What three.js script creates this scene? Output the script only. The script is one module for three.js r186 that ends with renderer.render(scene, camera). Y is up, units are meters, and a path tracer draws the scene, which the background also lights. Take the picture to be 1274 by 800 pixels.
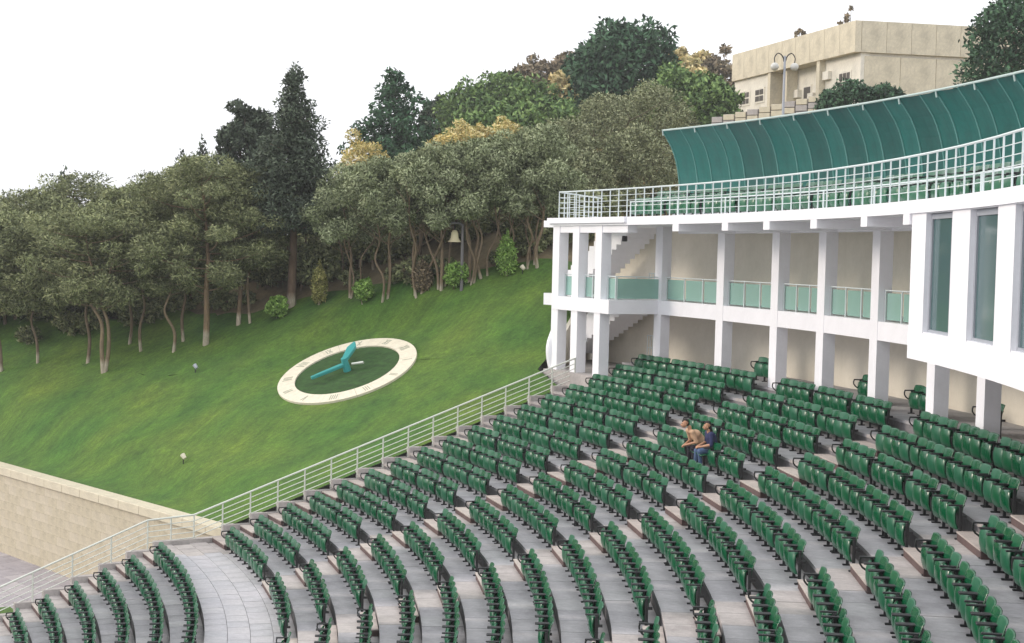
import * as THREE from 'three';
import { mergeGeometries, mergeVertices } from 'three/addons/utils/BufferGeometryUtils.js';
import { RoundedBoxGeometry } from 'three/addons/geometries/RoundedBoxGeometry.js';
import { MarchingCubes } from 'three/addons/objects/MarchingCubes.js';
import { ImprovedNoise } from 'three/addons/math/ImprovedNoise.js';

// ---------------------------------------------------------------- camera, sky, sun, exposure
const scene = new THREE.Scene();
const FOCAL = 1824.79;                                   // in photograph pixels (1274 x 800)
const CAM = new THREE.Vector3(52.953, 9.098, 0);
const camera = new THREE.PerspectiveCamera(24.7277, 1274 / 800, 0.5, 2500);
camera.position.copy(CAM);
camera.rotation.order = 'YXZ';
camera.rotation.set(-0.047419, 0.575425, 0.023189);
camera.updateMatrixWorld(true);

const skyTexture = (() => {                              // bright overcast: a little stronger overhead than at the horizon
  const w = 64, h = 32, d = new Float32Array(w * h * 4);
  for (let j = 0; j < h; j++) for (let i = 0; i < w; i++) {
    const el = (j + 0.5) / h * Math.PI - Math.PI / 2, s = Math.max(0, Math.sin(el));
    const v = 1.0 + 0.3 * s, o = (j * w + i) * 4;
    d[o] = v * 0.985; d[o + 1] = v * 0.995; d[o + 2] = v * 1.03; d[o + 3] = 1;
  }
  const t = new THREE.DataTexture(d, w, h, THREE.RGBAFormat, THREE.FloatType);
  t.mapping = THREE.EquirectangularReflectionMapping; t.magFilter = THREE.LinearFilter; t.minFilter = THREE.LinearFilter;
  t.needsUpdate = true; return t;
})();
scene.background = skyTexture; scene.environment = skyTexture;
const sun = new THREE.DirectionalLight(0xfff0de, 1.3);
sun.position.set(-72, 46, 8); sun.target.position.set(25, 2, -40);
sun.castShadow = true; sun.shadow.radius = 34; sun.shadow.mapSize.set(2048, 2048);
Object.assign(sun.shadow.camera, { left: -90, right: 90, top: 90, bottom: -90, near: 1, far: 400 });
scene.add(sun, sun.target);
const renderer = new THREE.WebGLRenderer({ antialias: true });
renderer.toneMapping = THREE.LinearToneMapping;
renderer.toneMappingExposure = 1.3;
renderer.outputColorSpace = THREE.SRGBColorSpace;
renderer.shadowMap.enabled = true;

// ---------------------------------------------------------------- helpers
const rng = (seed) => () => { seed |= 0; seed = seed + 0x6D2B79F5 | 0; let t = Math.imul(seed ^ seed >>> 15, 1 | seed); t = t + Math.imul(t ^ t >>> 7, 61 | t) ^ t; return ((t ^ t >>> 14) >>> 0) / 4294967296; };
const N3 = new ImprovedNoise();
const fbm = (x, y, z = 0, o = 4) => { let s = 0, a = 0.5, f = 1; for (let i = 0; i < o; i++) { s += a * N3.noise(x * f, y * f, z + i * 7.3); a *= 0.5; f *= 2.03; } return s; };
const clamp = (v, a, b) => Math.min(b, Math.max(a, v));
const sstep = (a, b, v) => { const t = clamp((v - a) / (b - a), 0, 1); return t * t * (3 - 2 * t); };
const lerp = (a, b, t) => a + (b - a) * t;
const V = (x, y, z) => new THREE.Vector3(x, y, z);
const polar = (R, p, y = 0) => V(R * Math.cos(p), y, -R * Math.sin(p));
const AX = { right: V(1, 0, 0), up: V(0, 1, 0), back: V(0, 0, 1) };
for (const k in AX) AX[k].applyQuaternion(camera.quaternion);
const rayTo = (px, py) => AX.back.clone().multiplyScalar(-1).addScaledVector(AX.right, (px - 637) / FOCAL).addScaledVector(AX.up, -(py - 400) / FOCAL);
const at = (px, py, depth) => CAM.clone().addScaledVector(rayTo(px, py), depth);
const pix = (P) => { const d = P.clone().sub(CAM), z = -d.dot(AX.back); return [637 + FOCAL * d.dot(AX.right) / z, 400 - FOCAL * d.dot(AX.up) / z, z]; };

const used = {};
const numbered = (n) => { const k = used[n] = (used[n] ?? -1) + 1; return k ? `${n}_${String(k).padStart(3, '0')}` : n; };
function shade(o) { o.traverse(c => { if (c.isMesh) { c.castShadow = true; c.receiveShadow = true; } }); return o; }
function tag(o, label, category, group, kind) { o.userData = { label, category }; if (group) o.userData.group = group; if (kind) o.userData.kind = kind; return o; }
function thing(name, label, category, group) { const g = new THREE.Group(); g.name = numbered(name); scene.add(g); return tag(g, label, category, group); }
function structure(name, label, category, geo, mat) { const o = geo ? new THREE.Mesh(geo, mat) : new THREE.Group(); o.name = numbered(name); scene.add(o); return tag(o, label, category, null, 'structure'); }
function part(parent, name, geo, mat) { const m = new THREE.Mesh(geo, mat); m.name = name; parent.add(m); return m; }
function sub(parent, name) { const g = new THREE.Group(); g.name = name; parent.add(g); return g; }

// geometry: quads collected face by face with uv in metres
class Faces {
  constructor() { this.p = []; this.u = []; this.n = []; }
  quad(a, b, c, d, ua, ub, uc, ud) {
    const nn = b.clone().sub(a).cross(d.clone().sub(a)); if (nn.lengthSq() < 1e-14) nn.copy(c.clone().sub(b).cross(a.clone().sub(b))); nn.normalize();
    for (const [v, t] of [[a, ua], [b, ub], [c, uc], [a, ua], [c, uc], [d, ud]]) { this.p.push(v.x, v.y, v.z); this.u.push(t[0], t[1]); this.n.push(nn.x, nn.y, nn.z); }
  }
  build() { const g = new THREE.BufferGeometry(); g.setAttribute('position', new THREE.Float32BufferAttribute(this.p, 3)); g.setAttribute('normal', new THREE.Float32BufferAttribute(this.n, 3)); g.setAttribute('uv', new THREE.Float32BufferAttribute(this.u, 2)); return g; }
}
// a block bounded by two radii, two heights and two angles about the centre of the theatre
function sector(R0, R1, y0, y1, p0, p1, seg = 0, ends = true) {
  if (p1 < p0) [p0, p1] = [p1, p0];
  seg = seg || Math.max(1, Math.ceil((p1 - p0) * R1 / 1.2));
  const F = new Faces();
  for (let i = 0; i < seg; i++) {
    const a = lerp(p0, p1, i / seg), b = lerp(p0, p1, (i + 1) / seg), s = a * R0, t = b * R0;
    const A0 = polar(R0, a, y0), A1 = polar(R0, a, y1), B0 = polar(R0, b, y0), B1 = polar(R0, b, y1);
    const C0 = polar(R1, a, y0), C1 = polar(R1, a, y1), D0 = polar(R1, b, y0), D1 = polar(R1, b, y1);
    F.quad(B0, A0, A1, B1, [t, y0], [s, y0], [s, y1], [t, y1]);
    F.quad(C0, D0, D1, C1, [s, y0], [t, y0], [t, y1], [s, y1]);
    F.quad(A1, C1, D1, B1, [s, R0], [s, R1], [t, R1], [t, R0]);
    F.quad(A0, B0, D0, C0, [s, R0], [t, R0], [t, R1], [s, R1]);
    if (ends && i === 0) F.quad(A0, C0, C1, A1, [R0, y0], [R1, y0], [R1, y1], [R0, y1]);
    if (ends && i === seg - 1) F.quad(D0, B0, B1, D1, [R1, y0], [R0, y0], [R0, y1], [R1, y1]);
  }
  return F.build();
}
function box(w, h, d, x = 0, y = 0, z = 0) { const g = new THREE.BoxGeometry(w, h, d); g.translate(x, y, z); return g.toNonIndexed(); }
function rbox(w, h, d, r, x = 0, y = 0, z = 0) { const g = new RoundedBoxGeometry(w, h, d, 1, r); g.translate(x, y, z); return g.index ? g.toNonIndexed() : g; }
// tapered tube along points, radii interpolated
function limb(pts, r0, r1, sides = 7, steps = 0) {
  const cv = new THREE.CatmullRomCurve3(pts), n = steps || Math.max(2, pts.length * 2);
  const fr = cv.computeFrenetFrames(n, false), P = [], Nn = [], U = [], I = [];
  for (let i = 0; i <= n; i++) {
    const c = cv.getPoint(i / n), r = lerp(r0, r1, i / n);
    for (let k = 0; k <= sides; k++) {
      const a = k / sides * Math.PI * 2, d = fr.normals[i].clone().multiplyScalar(Math.cos(a)).addScaledVector(fr.binormals[i], Math.sin(a));
      P.push(c.x + d.x * r, c.y + d.y * r, c.z + d.z * r); Nn.push(d.x, d.y, d.z); U.push(k / sides, i / n * 4);
    }
  }
  for (let i = 0; i < n; i++) for (let k = 0; k < sides; k++) { const a = i * (sides + 1) + k, b = a + sides + 1; I.push(a, a + 1, b, b, a + 1, b + 1); }
  const g = new THREE.BufferGeometry(); g.setAttribute('position', new THREE.Float32BufferAttribute(P, 3)); g.setAttribute('normal', new THREE.Float32BufferAttribute(Nn, 3)); g.setAttribute('uv', new THREE.Float32BufferAttribute(U, 2)); g.setIndex(I); return g;
}
function bar(a, b, r, sides = 6) { return limb([a, b], r, r, sides, 1); }
const merge = (l) => mergeGeometries(l.map(g => g.index ? g.toNonIndexed() : g));

function texture(size, fn, repeatMetres, srgb = true) {
  const d = new Uint8Array(size * size * 4);
  for (let j = 0; j < size; j++) for (let i = 0; i < size; i++) { const c = fn(i / size, j / size), o = (j * size + i) * 4; for (let k = 0; k < 3; k++) d[o + k] = clamp(c[k] ?? c[0], 0, 1) * 255; d[o + 3] = 255; }
  const t = new THREE.DataTexture(d, size, size); t.wrapS = t.wrapT = THREE.RepeatWrapping; t.magFilter = THREE.LinearFilter; t.minFilter = THREE.LinearMipmapLinearFilter; t.generateMipmaps = true;
  if (srgb) t.colorSpace = THREE.SRGBColorSpace;
  t.repeat.set(1 / repeatMetres, 1 / repeatMetres); t.needsUpdate = true; return t;
}
// noise that tiles on the unit square
const tile = (u, v, f, z) => { const a = u * Math.PI * 2, b = v * Math.PI * 2, k = f / (Math.PI * 2); return N3.noise(Math.cos(a) * k + 3.1, Math.sin(a) * k + z, Math.cos(b) * k) * 0.6 + N3.noise(Math.sin(b) * k + z, Math.cos(a) * k + 9.7, Math.sin(a + b) * k) * 0.6; };
const hexRGB = (h) => { const c = new THREE.Color(h); c.convertLinearToSRGB(); return [c.r, c.g, c.b]; };
function mottled(hex, amp, size = 256, metres = 3, freqs = [6, 17, 45], tint = [1, 1, 1]) {
  const c = hexRGB(hex);
  return texture(size, (u, v) => { const n = tile(u, v, freqs[0], 1) * 0.5 + tile(u, v, freqs[1], 5) * 0.32 + tile(u, v, freqs[2], 11) * 0.28; return [c[0] * (1 + n * amp * tint[0]), c[1] * (1 + n * amp * tint[1]), c[2] * (1 + n * amp * tint[2])]; }, metres);
}
const std = (o) => new THREE.MeshStandardMaterial(o);

// ---------------------------------------------------------------- materials
const M = {};
{
  const paintBump = mottled('#808080', 0.35, 256, 1.4);
  M.white = std({ map: mottled('#eeeef2', 0.05, 512, 4.1, [4, 11, 60]), roughness: 0.7, bumpMap: paintBump, bumpScale: 0.004 });
  M.plaster = std({ map: mottled('#e5dfd1', 0.06, 512, 3.7, [5, 21, 70], [1, 1, 1.15]), roughness: 0.9 });
  M.soffit = std({ map: mottled('#dcdad6', 0.07, 256, 3.1), roughness: 0.85 });
  const stone = (h, a, s) => std({ map: mottled(h, a, 256, s, [5, 19, 61]), roughness: 0.82, bumpMap: paintBump, bumpScale: 0.004 });
  M.slab = [stone('#a8a6a8', 0.22, 2.3), stone('#a5a3a5', 0.24, 1.9), stone('#abaaab', 0.22, 2.7), stone('#a3a1a4', 0.24, 2.1)];
  M.walk = [stone('#b2b0b3', 0.2, 2.3), stone('#afaeb1', 0.22, 1.9), stone('#b4b2b4', 0.2, 2.7)];
  M.pink = [stone('#aaa4a1', 0.24, 2.0), stone('#aca6a2', 0.24, 2.4), stone('#a6a09d', 0.26, 1.8)];
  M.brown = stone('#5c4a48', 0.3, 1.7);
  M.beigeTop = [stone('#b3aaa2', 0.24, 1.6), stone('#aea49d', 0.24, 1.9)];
  M.concrete = stone('#7b787a', 0.3, 2.2);
  M.wall = [stone('#bdb39d', 0.2, 2.1), stone('#bab099', 0.2, 1.7), stone('#c0b6a1', 0.18, 2.5)];
  M.coping = stone('#cbc2ab', 0.14, 1.8);
  M.mortar = stone('#b2a892', 0.2, 1.3);
  M.plaza = [stone('#9d979b', 0.2, 2.0), stone('#a8a2a4', 0.2, 2.4)];
  M.seat = ['#0c5535', '#0b5334', '#0f5938', '#135c3f', '#0b5032'].map((c, i) => new THREE.MeshPhysicalMaterial({ color: c, roughness: [0.22, 0.26, 0.3, 0.4, 0.2][i], ior: 1.58 }));
  M.black = std({ color: '#1b1d1f', roughness: 0.5 });
  M.rail = std({ color: '#d5d9cf', roughness: 0.45, metalness: 0.15 });
  M.rim = std({ color: '#aebfba', roughness: 0.5 });
  M.roofRail = std({ color: '#d0d9d9', roughness: 0.5 });
  M.glass = new THREE.MeshPhysicalMaterial({ color: '#b3d6cd', roughness: 0.25, transmission: 0.5, thickness: 0, ior: 1.45 });
  M.windowGlass = new THREE.MeshPhysicalMaterial({ color: '#4c6667', roughness: 0.08, metalness: 0.0, specularIntensity: 1 });
  M.windowDark = std({ color: '#16201f', roughness: 0.5 });
  M.frame = std({ color: '#a9adb5', roughness: 0.5, metalness: 0.3 });
  M.canopy = [0, 1, 2].map(i => std({ map: mottled(['#085852', '#07504b', '#0a5c56'][i], 0.2, 256, 1.6, [4, 15, 50]), roughness: 0.55 }));
  M.rib = std({ color: '#5d918a', roughness: 0.6 });
  M.teal = std({ color: '#3c9a98', roughness: 0.4 });
  M.clockWhite = std({ map: mottled('#dcd4bf', 0.12, 256, 1.2), roughness: 0.8 });
  M.clockInk = std({ color: '#a3a592', roughness: 0.9 });
}

// ---------------------------------------------------------------- layout of the theatre (polar, about the stage)
const ANG = { E: [1.03442, -0.000124], A: [0.85683, -0.000537], B: [0.69327, -0.000758], C: [0.50068, -0.000796], D: [0.31, -0.0008] };
const ang = (g, R) => ANG[g][0] + ANG[g][1] * (R - 51.7);
const DR = 0.935, R1 = 39.3965;
const upR = (k) => R1 + DR * (k - 1), upF = (k) => 0.32693 * (k - 1) + 0.0005 * (k - 1) ** 2 - 0.62;
const loR = (k) => R1 - 2.2545 + 0.85474 * (k - 6), loF = (k) => -0.96287 + 0.34171 * (k - 6);
const AISLE = 1.66, PIN = 0.27;
const EDGE = 1.62;                                        // end stair from the last seat to the railing
const pEdge = (R, w) => ANG.E[0] + Math.asin(w / R);
const BACK = 0.52;                                         // seat front to the riser behind

// ---------------------------------------------------------------- terrain
const CLOCK = V(14.9, 4.08, -46.43), CLOCKN = V(-0.029, 1, 0.439).normalize();
const FWD = V(-0.5442, 0, -0.8389), RGT = V(0.8389, 0, -0.5442);
const wallR = (p) => 40.94 / (Math.cos(p - ANG.E[0]) + 0.309 * Math.sin(p - ANG.E[0]));   // straight wall under the lawn
function terrain(x, z) {
  const R = Math.hypot(x, z), p = Math.atan2(-z, x);
  const Rm = lerp(58, 49.5, sstep(1.38, 1.62, p)), t = Math.max(Math.min(R, Rm) - 39.4, 0);
  const w = clamp((p - ANG.E[0]) * R - 1.6, 0, 14);
  let y = -0.42 + t * (0.35 + 0.015 * w) * lerp(sstep(0.1, 3, R - wallR(p)), 1, sstep(3.2, 1.6, (p - ANG.E[0]) * R));
  const dx = x - CLOCK.x, dz = z - CLOCK.z, dc = Math.hypot(dx, dz);
  if (dc < 6) { const pl = CLOCK.y - (CLOCKN.x * dx + CLOCKN.z * dz) / CLOCKN.y; y = lerp(pl, y, sstep(3.1, 6, dc)); }
  const d = (x - CAM.x) * FWD.x + z * FWD.z, l = (x - CAM.x) * RGT.x + z * RGT.z, q = Math.max(0, d - 68);
  y += q * lerp(0.02, 0.205, sstep(-34, 2, l - q * 0.02)) * sstep(0, 20, q) * (1 - 0.35 * sstep(50, 140, q));
  y += sstep(50, 64, R) * fbm(x * 0.09, z * 0.09, 2) * 1.1;
  return y;
}
function groundAt(px, py) { const d = rayTo(px, py); let a = 15; while (a < 260) { const P = CAM.clone().addScaledVector(d, a); if (P.y < terrain(P.x, P.z)) break; a += 0.04; } return CAM.clone().addScaledVector(d, a); }

function polarSheet(Rs, pAt, n, hf, uvs = 1) {
  const P = [], U = [], I = [], m = Rs.length;
  for (let i = 0; i < m; i++) for (let j = 0; j <= n; j++) { const p = pAt(Rs[i], j / n), v = polar(Rs[i], p); P.push(v.x, hf(v.x, v.z), v.z); U.push(v.x * uvs, v.z * uvs); }
  for (let i = 0; i < m - 1; i++) for (let j = 0; j < n; j++) { const a = i * (n + 1) + j, b = a + n + 1; I.push(a, b, a + 1, b, b + 1, a + 1); }
  const g = new THREE.BufferGeometry(); g.setAttribute('position', new THREE.Float32BufferAttribute(P, 3)); g.setAttribute('uv', new THREE.Float32BufferAttribute(U, 2)); g.setIndex(I); g.computeVertexNormals(); return g;
}
const span = (a, b, n) => Array.from({ length: n + 1 }, (_, i) => lerp(a, b, i / n));

const gRnd = rng(4242);
const grassMap = texture(1024, (u, v) => {
  const big = tile(u, v, 7, 2), mid = tile(u, v, 26, 8), fine = tile(u, v, 120, 4), gr = gRnd();
  const y = clamp(0.42 + big * 0.75 + mid * 0.2, 0, 1), k = 1 + mid * 0.15 + fine * 0.2 + (gr - 0.5) * 0.34;
  return [lerp(0.235, 0.36, y) * k, lerp(0.385, 0.435, y) * k, lerp(0.135, 0.15, y) * k];
}, 17);
M.grass = std({ map: grassMap, roughness: 0.95 });
M.soil = std({ map: mottled('#75694f', 0.45, 512, 9, [6, 23, 80]), roughness: 1 });
M.hill = std({ map: (() => { const t = texture(512, (u, v) => { const a = tile(u, v, 9, 3), b = tile(u, v, 40, 7), y = clamp(0.45 + a * 1.1, 0, 1), k = 1 + b * 0.5; return [lerp(0.30, 0.60, y) * k, lerp(0.31, 0.50, y) * k, lerp(0.19, 0.30, y) * k]; }, 34); return t; })(), roughness: 1 });  // low sun on the slope is painted into the warm tones

structure('ground', 'flat grey paved ground below the terraces reaching to the horizon', 'ground', (() => { const g = new THREE.PlaneGeometry(1800, 1800); g.rotateX(-Math.PI / 2); g.translate(0, -4.6, 0); const uv = g.attributes.uv; for (let i = 0; i < uv.count; i++) uv.setXY(i, uv.getX(i) * 1800, uv.getY(i) * 1800); return g; })(), M.plaza[0]);
const EDGE_PTS = [[0.9, 62], [1.15, 62], [1.2, 60.2], [1.226, 58.6], [1.26, 56.6], [1.289, 55.2], [1.33, 53.8], [1.42, 52.4], [1.456, 50.8], [1.49, 50.6], [1.548, 50.6], [1.646, 50.4], [1.75, 50], [2.3, 50]];
const lawnEdge = (p) => { let i = 1; while (i < EDGE_PTS.length - 1 && EDGE_PTS[i][0] < p) i++; const [a, A] = EDGE_PTS[i - 1], [b, B] = EDGE_PTS[i]; return lerp(A, B, clamp((p - a) / (b - a), 0, 1)) + 0.5 * N3.noise(p * 30, 1, 4) + 0.25 * N3.noise(p * 110, 2, 4); };
const lawnStart = (R) => R < 52.6 ? pEdge(R, EDGE + 0.06) : lerp(1.106, 1.1735, clamp((R - 52.8) / 5, 0, 1));
function edgeSheet(lo, hi, p0, p1, n, m, hf) { const P = [], U = [], I = []; for (let i = 0; i <= m; i++) for (let j = 0; j <= n; j++) { const t = j / n, R0 = 39.55, pa = i === 0 ? 0 : 0; void pa; const pp = p0 === null ? lerp(lawnStart(lerp(40.5, 62, i / m)), p1, t) : lerp(p0, p1, t), R = lerp(lo(pp), hi(pp), i / m), v = polar(R, pp); P.push(v.x, hf(v.x, v.z), v.z); U.push(v.x, v.z); } for (let i = 0; i < m; i++) for (let j = 0; j < n; j++) { const a = i * (n + 1) + j, b = a + n + 1; I.push(a, b, a + 1, b, b + 1, a + 1); } const g = new THREE.BufferGeometry(); g.setAttribute('position', new THREE.Float32BufferAttribute(P, 3)); g.setAttribute('uv', new THREE.Float32BufferAttribute(U, 2)); g.setIndex(I); g.computeVertexNormals(); return g; }
structure('lawn', 'sloping mown green lawn around the flower clock', 'lawn', edgeSheet(p => Math.min(wallR(p) + 0.12, 52) - (p - ANG.E[0] < 0.05 ? 0.6 : 0), lawnEdge, null, 2.25, 150, 80, terrain), M.grass);
structure('forest_floor', 'dark leaf litter under the trees of the wood', 'ground', edgeSheet(p => lawnEdge(p) - 0.05, p => 68, 1.1, 2.4, 150, 30, (x, z) => terrain(x, z) - 0.01), M.soil);
structure('hillside', 'wooded hillside rising behind the trees, sunlight painted into its warm colour', 'hillside', polarSheet([...span(67.9, 90, 16), ...span(92, 300, 40)], (R, t) => lerp(0.75, 2.5, t), 110, (x, z) => terrain(x, z) - 0.05), M.hill);

// lower paved stage apron between the retaining wall and the lower rows
{
  const g = structure('plaza', 'grey stone paving at the foot of the beige wall', 'paving');
  part(g, 'paving_bed', sector(20, 41.5, -4.5, -4.06, pEdge(36, EDGE + 0.3), 1.9, 30), M.concrete);
  const r = rng(5);
  for (let i = 0; i < 11; i++) { const R = 30.2 + i * 1.0; for (let j = 0; j < 26; j++) { const p0 = 1.16 + j * 1.0 / 35; const m = part(g, 'paving_slab', sector(R + 0.012, R + 0.988, -4.06, -4.0, p0, p0 + 0.985 / 35, 1), M.plaza[r() * 2 | 0]); void m; } }
}
{
  const g = structure('lower_grass', 'small strip of grass beside the lower end of the railing', 'lawn', sector(24, 34.2, -4.05, -3.2, pEdge(30, EDGE + 0.12), 1.2, 6), M.grass);
  void g;
}

// ---------------------------------------------------------------- terraces: each step with its own stone slabs
const P_END = 0.30;
function terrace(name, label, Ra, Rb, F, below, pStart, slabLen, rows, mats, aisles) {
  const g = structure(name, label, 'terrace');
  part(g, 'terrace_base', sector(Ra + 0.02, Rb + 0.3, below, F - 0.05, P_END - 0.02, pEdge(Rb, EDGE), 0), M.concrete);
  const r = rng(Math.round(Ra * 1000)), depth = (Rb - Ra) / rows;
  for (let q = 0; q < rows; q++) {
    const a0 = Ra + q * depth + (q ? 0.006 : 0), a1 = Ra + (q + 1) * depth - (q < rows - 1 ? 0.006 : 0), dp = slabLen / Rb;
    const geo = sector(a0, a1, F - 0.075, F, 0.006 / Rb, dp - 0.006 / Rb, 1);
    const pTop = pEdge((a0 + a1) / 2, EDGE) - dp;
    for (let j = 0, p = pTop - (q % 2) * dp * 0.5; p > P_END; j++, p -= dp) {
      const mid = polar((a0 + a1) / 2, p + dp / 2, F), s = pix(mid); if (s[0] < -90 || s[0] > 1364 || s[1] > 890) continue;
      const inA = aisles && aisles.some(([lo, hi]) => p + dp / 2 > lo && p + dp / 2 < hi);
      const m = part(g, 'paving_slab', geo, (inA ? M.pink : mats)[r() * (inA ? 3 : mats.length) | 0]); m.rotation.y = p; m.position.y = (r() - 0.5) * 0.006;
    }
  }
  return g;
}
const ORD = ['first', 'second', 'third', 'fourth', 'fifth', 'sixth', 'seventh', 'eighth', 'ninth', 'tenth', 'eleventh', 'twelfth', 'thirteenth', 'fourteenth', 'fifteenth', 'sixteenth', 'seventeenth', 'eighteenth'];
const aislesAt = (R) => ['A', 'B', 'C', 'D'].map(a => [ang(a, R) - 0.15 / R, ang(a, R) + AISLE / R]).concat([[ang('E', R) - 0.05 / R, 2]]);
for (let k = 1; k <= 6; k++) terrace('lower_terrace', `${ORD[6 - k]} curved stone terrace step below the paved walkway`, loR(k) + BACK - 0.85474, loR(k) + BACK, loF(k), loF(k) - 1.2, 0, 0.62, 1, M.slab, [[ang('E', loR(k)) - 0.05 / loR(k), 2]]);
terrace('walkway', 'pale curved paved walkway between the lower and upper seating', loR(6) + BACK, upR(1) + BACK, -0.62, -1.9, 0, 0.62, 4, M.walk, [[ang('E', 39) - 0.3 / 39, 2]]);
for (let k = 2; k <= 17; k++) terrace('terrace', `${ORD[k - 1]} curved stone terrace step above the paved walkway`, upR(k) + BACK - DR, k === 17 ? 54.98 : upR(k) + BACK, upF(k), upF(k) - 1.2, 0, 0.9, 1, M.slab, aislesAt(upR(k)));
terrace('gallery_floor', 'stone gallery floor behind the white columns', 54.98, 57.7, upF(18), upF(18) - 1.4, 0, 1.3, 2, M.slab, null);

// stairs: a half step on each tread, in each gangway
function stairs(name, label, spanAt) {
  const g = structure(name, label, 'stairs'), r = rng(31 + name.length);
  for (let k = 1; k <= 16; k++) {
    const R = upR(k) + BACK, F = upF(k), h = (upF(k + 1) - F) / 2, [p0, p1] = spanAt(upR(k));
    const s = pix(polar(R, (p0 + p1) / 2, F)); if (s[0] > 1330 || s[1] > 860) continue;
    const st = sub(g, 'step');
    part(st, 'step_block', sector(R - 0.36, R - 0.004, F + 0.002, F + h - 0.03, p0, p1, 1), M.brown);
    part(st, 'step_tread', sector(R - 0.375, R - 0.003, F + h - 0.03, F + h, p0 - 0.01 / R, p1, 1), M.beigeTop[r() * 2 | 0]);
  }
  return g;
}
stairs('gangway_stairs', 'beige stone stairway between the railing block and the second seat block', R => [ang('A', R) - 0.12 / R, ang('A', R) + (AISLE - 0.1) / R]);
stairs('gangway_stairs', 'beige stone stairway between the second and third seat blocks from the lawn', R => [ang('B', R) - 0.12 / R, ang('B', R) + (AISLE - 0.1) / R]);
stairs('gangway_stairs', 'beige stone stairway beyond the third seat block from the lawn', R => [ang('C', R) - 0.12 / R, ang('C', R) + (AISLE - 0.1) / R]);
stairs('edge_stairs', 'pink stone stairway running along the lawn railing', R => [ang('E', R) + 0.1 / R, pEdge(R, EDGE - 0.12)]);
{
  const g = structure('edge_stairs', 'pink stone stairway beside the lower railing below the walkway', 'stairs');
  for (let k = 1; k <= 6; k++) {
    const R = loR(k) + BACK, F = loF(k), h = 0.17; const st = sub(g, 'step');
    part(st, 'step_block', sector(R - 0.36, R - 0.004, F + 0.002, F + h - 0.03, ang('E', R) + 0.1 / R, pEdge(R, EDGE - 0.12), 1), M.brown);
    part(st, 'step_tread', sector(R - 0.375, R - 0.003, F + h - 0.03, F + h, ang('E', R) + 0.09 / R, pEdge(R, EDGE - 0.12), 1), M.beigeTop[k % 2]);
  }
}
{
  const g = structure('kerb', 'stepped pink stone kerb carrying the lawn railing', 'kerb');
  for (let k = 2; k <= 16; k++) part(g, 'kerb', sector(upR(k) + BACK - DR, upR(k) + BACK - 0.002, upF(k) - 0.6, upF(k) + 0.19, pEdge(upR(k), EDGE - 0.1), pEdge(upR(k), EDGE + 0.16), 1), M.pink[k % 3]);
  for (let k = 1; k <= 6; k++) part(g, 'kerb', sector(loR(k) + BACK - 0.85474, loR(k) + BACK - 0.002, loF(k) - 1.9, loF(k) + 0.19, pEdge(loR(k), EDGE - 0.1), pEdge(loR(k), EDGE + 0.16), 1), M.pink[k % 3]);
  part(g, 'kerb', sector(loR(6) + BACK, upR(2) + BACK - DR - 0.003, -2.4, -0.5, pEdge(38.6, EDGE - 0.1), pEdge(38.6, EDGE + 0.16), 1), M.pink[1]);
}

// ---------------------------------------------------------------- railing along the lawn
{
  const g = thing('railing', 'pale metal railing with four bars climbing between seating and lawn', 'railing');
  const U = V(Math.cos(ANG.E[0]), 0, -Math.sin(ANG.E[0])), W = V(-Math.sin(ANG.E[0]), 0, -Math.cos(ANG.E[0]));
  const pt = (r, y) => U.clone().multiplyScalar(r).addScaledVector(W, EDGE + 0.03).setY(y);
  const top = (r) => r < 37.45 ? 0.19 + (r - 37.45) * 0.4 : r < 38.95 ? 0.19 + (r - 37.45) * 0.06 : 0.28 + (r - 38.95) * 0.354;
  const low = [30.6, 37.45, 38.95, 53.0];
  for (const [dy, rad] of [[0, 0.032], [-0.2, 0.016], [-0.38, 0.016], [-0.56, 0.016], [-0.74, 0.016]])
    for (let i = 0; i < 3; i++) part(g, dy ? 'bar' : 'handrail', bar(pt(low[i], top(low[i]) + dy), pt(low[i + 1], top(low[i + 1]) + dy), rad, 7), M.rail);
  for (const r of [31.5, 32.7, 33.9, 35.1, 36.3, 37.45, 38.2, 38.95]) part(g, 'post', bar(pt(r, top(r) - 1.05), pt(r, top(r)), 0.027, 7), M.rail);
  for (let r = 39.9; r < 53; r += 0.935) part(g, 'post', bar(pt(r, top(r) - 1.05), pt(r, top(r)), 0.027, 7), M.rail);
}

// ---------------------------------------------------------------- beige retaining wall under the lawn
{
  const g = thing('retaining_wall', 'long beige stone wall with pale coping below the lawn', 'wall'), r = rng(77);
  const U = V(Math.cos(ANG.E[0]), 0, -Math.sin(ANG.E[0])), W = V(-Math.sin(ANG.E[0]), 0, -Math.cos(ANG.E[0]));
  const A = U.clone().multiplyScalar(40.36).addScaledVector(W, 1.86), dir = W.clone().addScaledVector(U, -0.309).normalize();
  g.position.copy(A).setY(-4.0); g.rotation.y = Math.atan2(-dir.z, dir.x);   // local x along the wall, local z towards the stage or the lawn
  const side = V(0, 0, 1).applyAxisAngle(V(0, 1, 0), g.rotation.y).dot(U) < 0 ? 1 : -1, len = 32;
  part(g, 'wall_core', box(len, 3.68, 0.5, len / 2, 1.44, side * -0.22), M.mortar);
  const courses = 9, h = 3.28 / courses, bw = 0.72, blk = box(bw - 0.006, h - 0.006, 0.05, 0, 0, 0);
  for (let c = 0; c < courses; c++) for (let x = 0.005 + bw / 2 + (c % 2) * bw / 2; x < len - bw / 2; x += bw) part(g, 'stone_block', blk, M.wall[r() * 3 | 0]).position.set(x, (c + 0.5) * h, side * (0.052 + r() * 0.003));
  const cs = rbox(1.49, 0.34, 0.66, 0.03, 0, 0, 0); for (let x = 0.75; x < len; x += 1.5) part(g, 'coping_stone', cs, M.coping).position.set(x, 3.28 + 0.18, side * -0.14);
}

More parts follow.
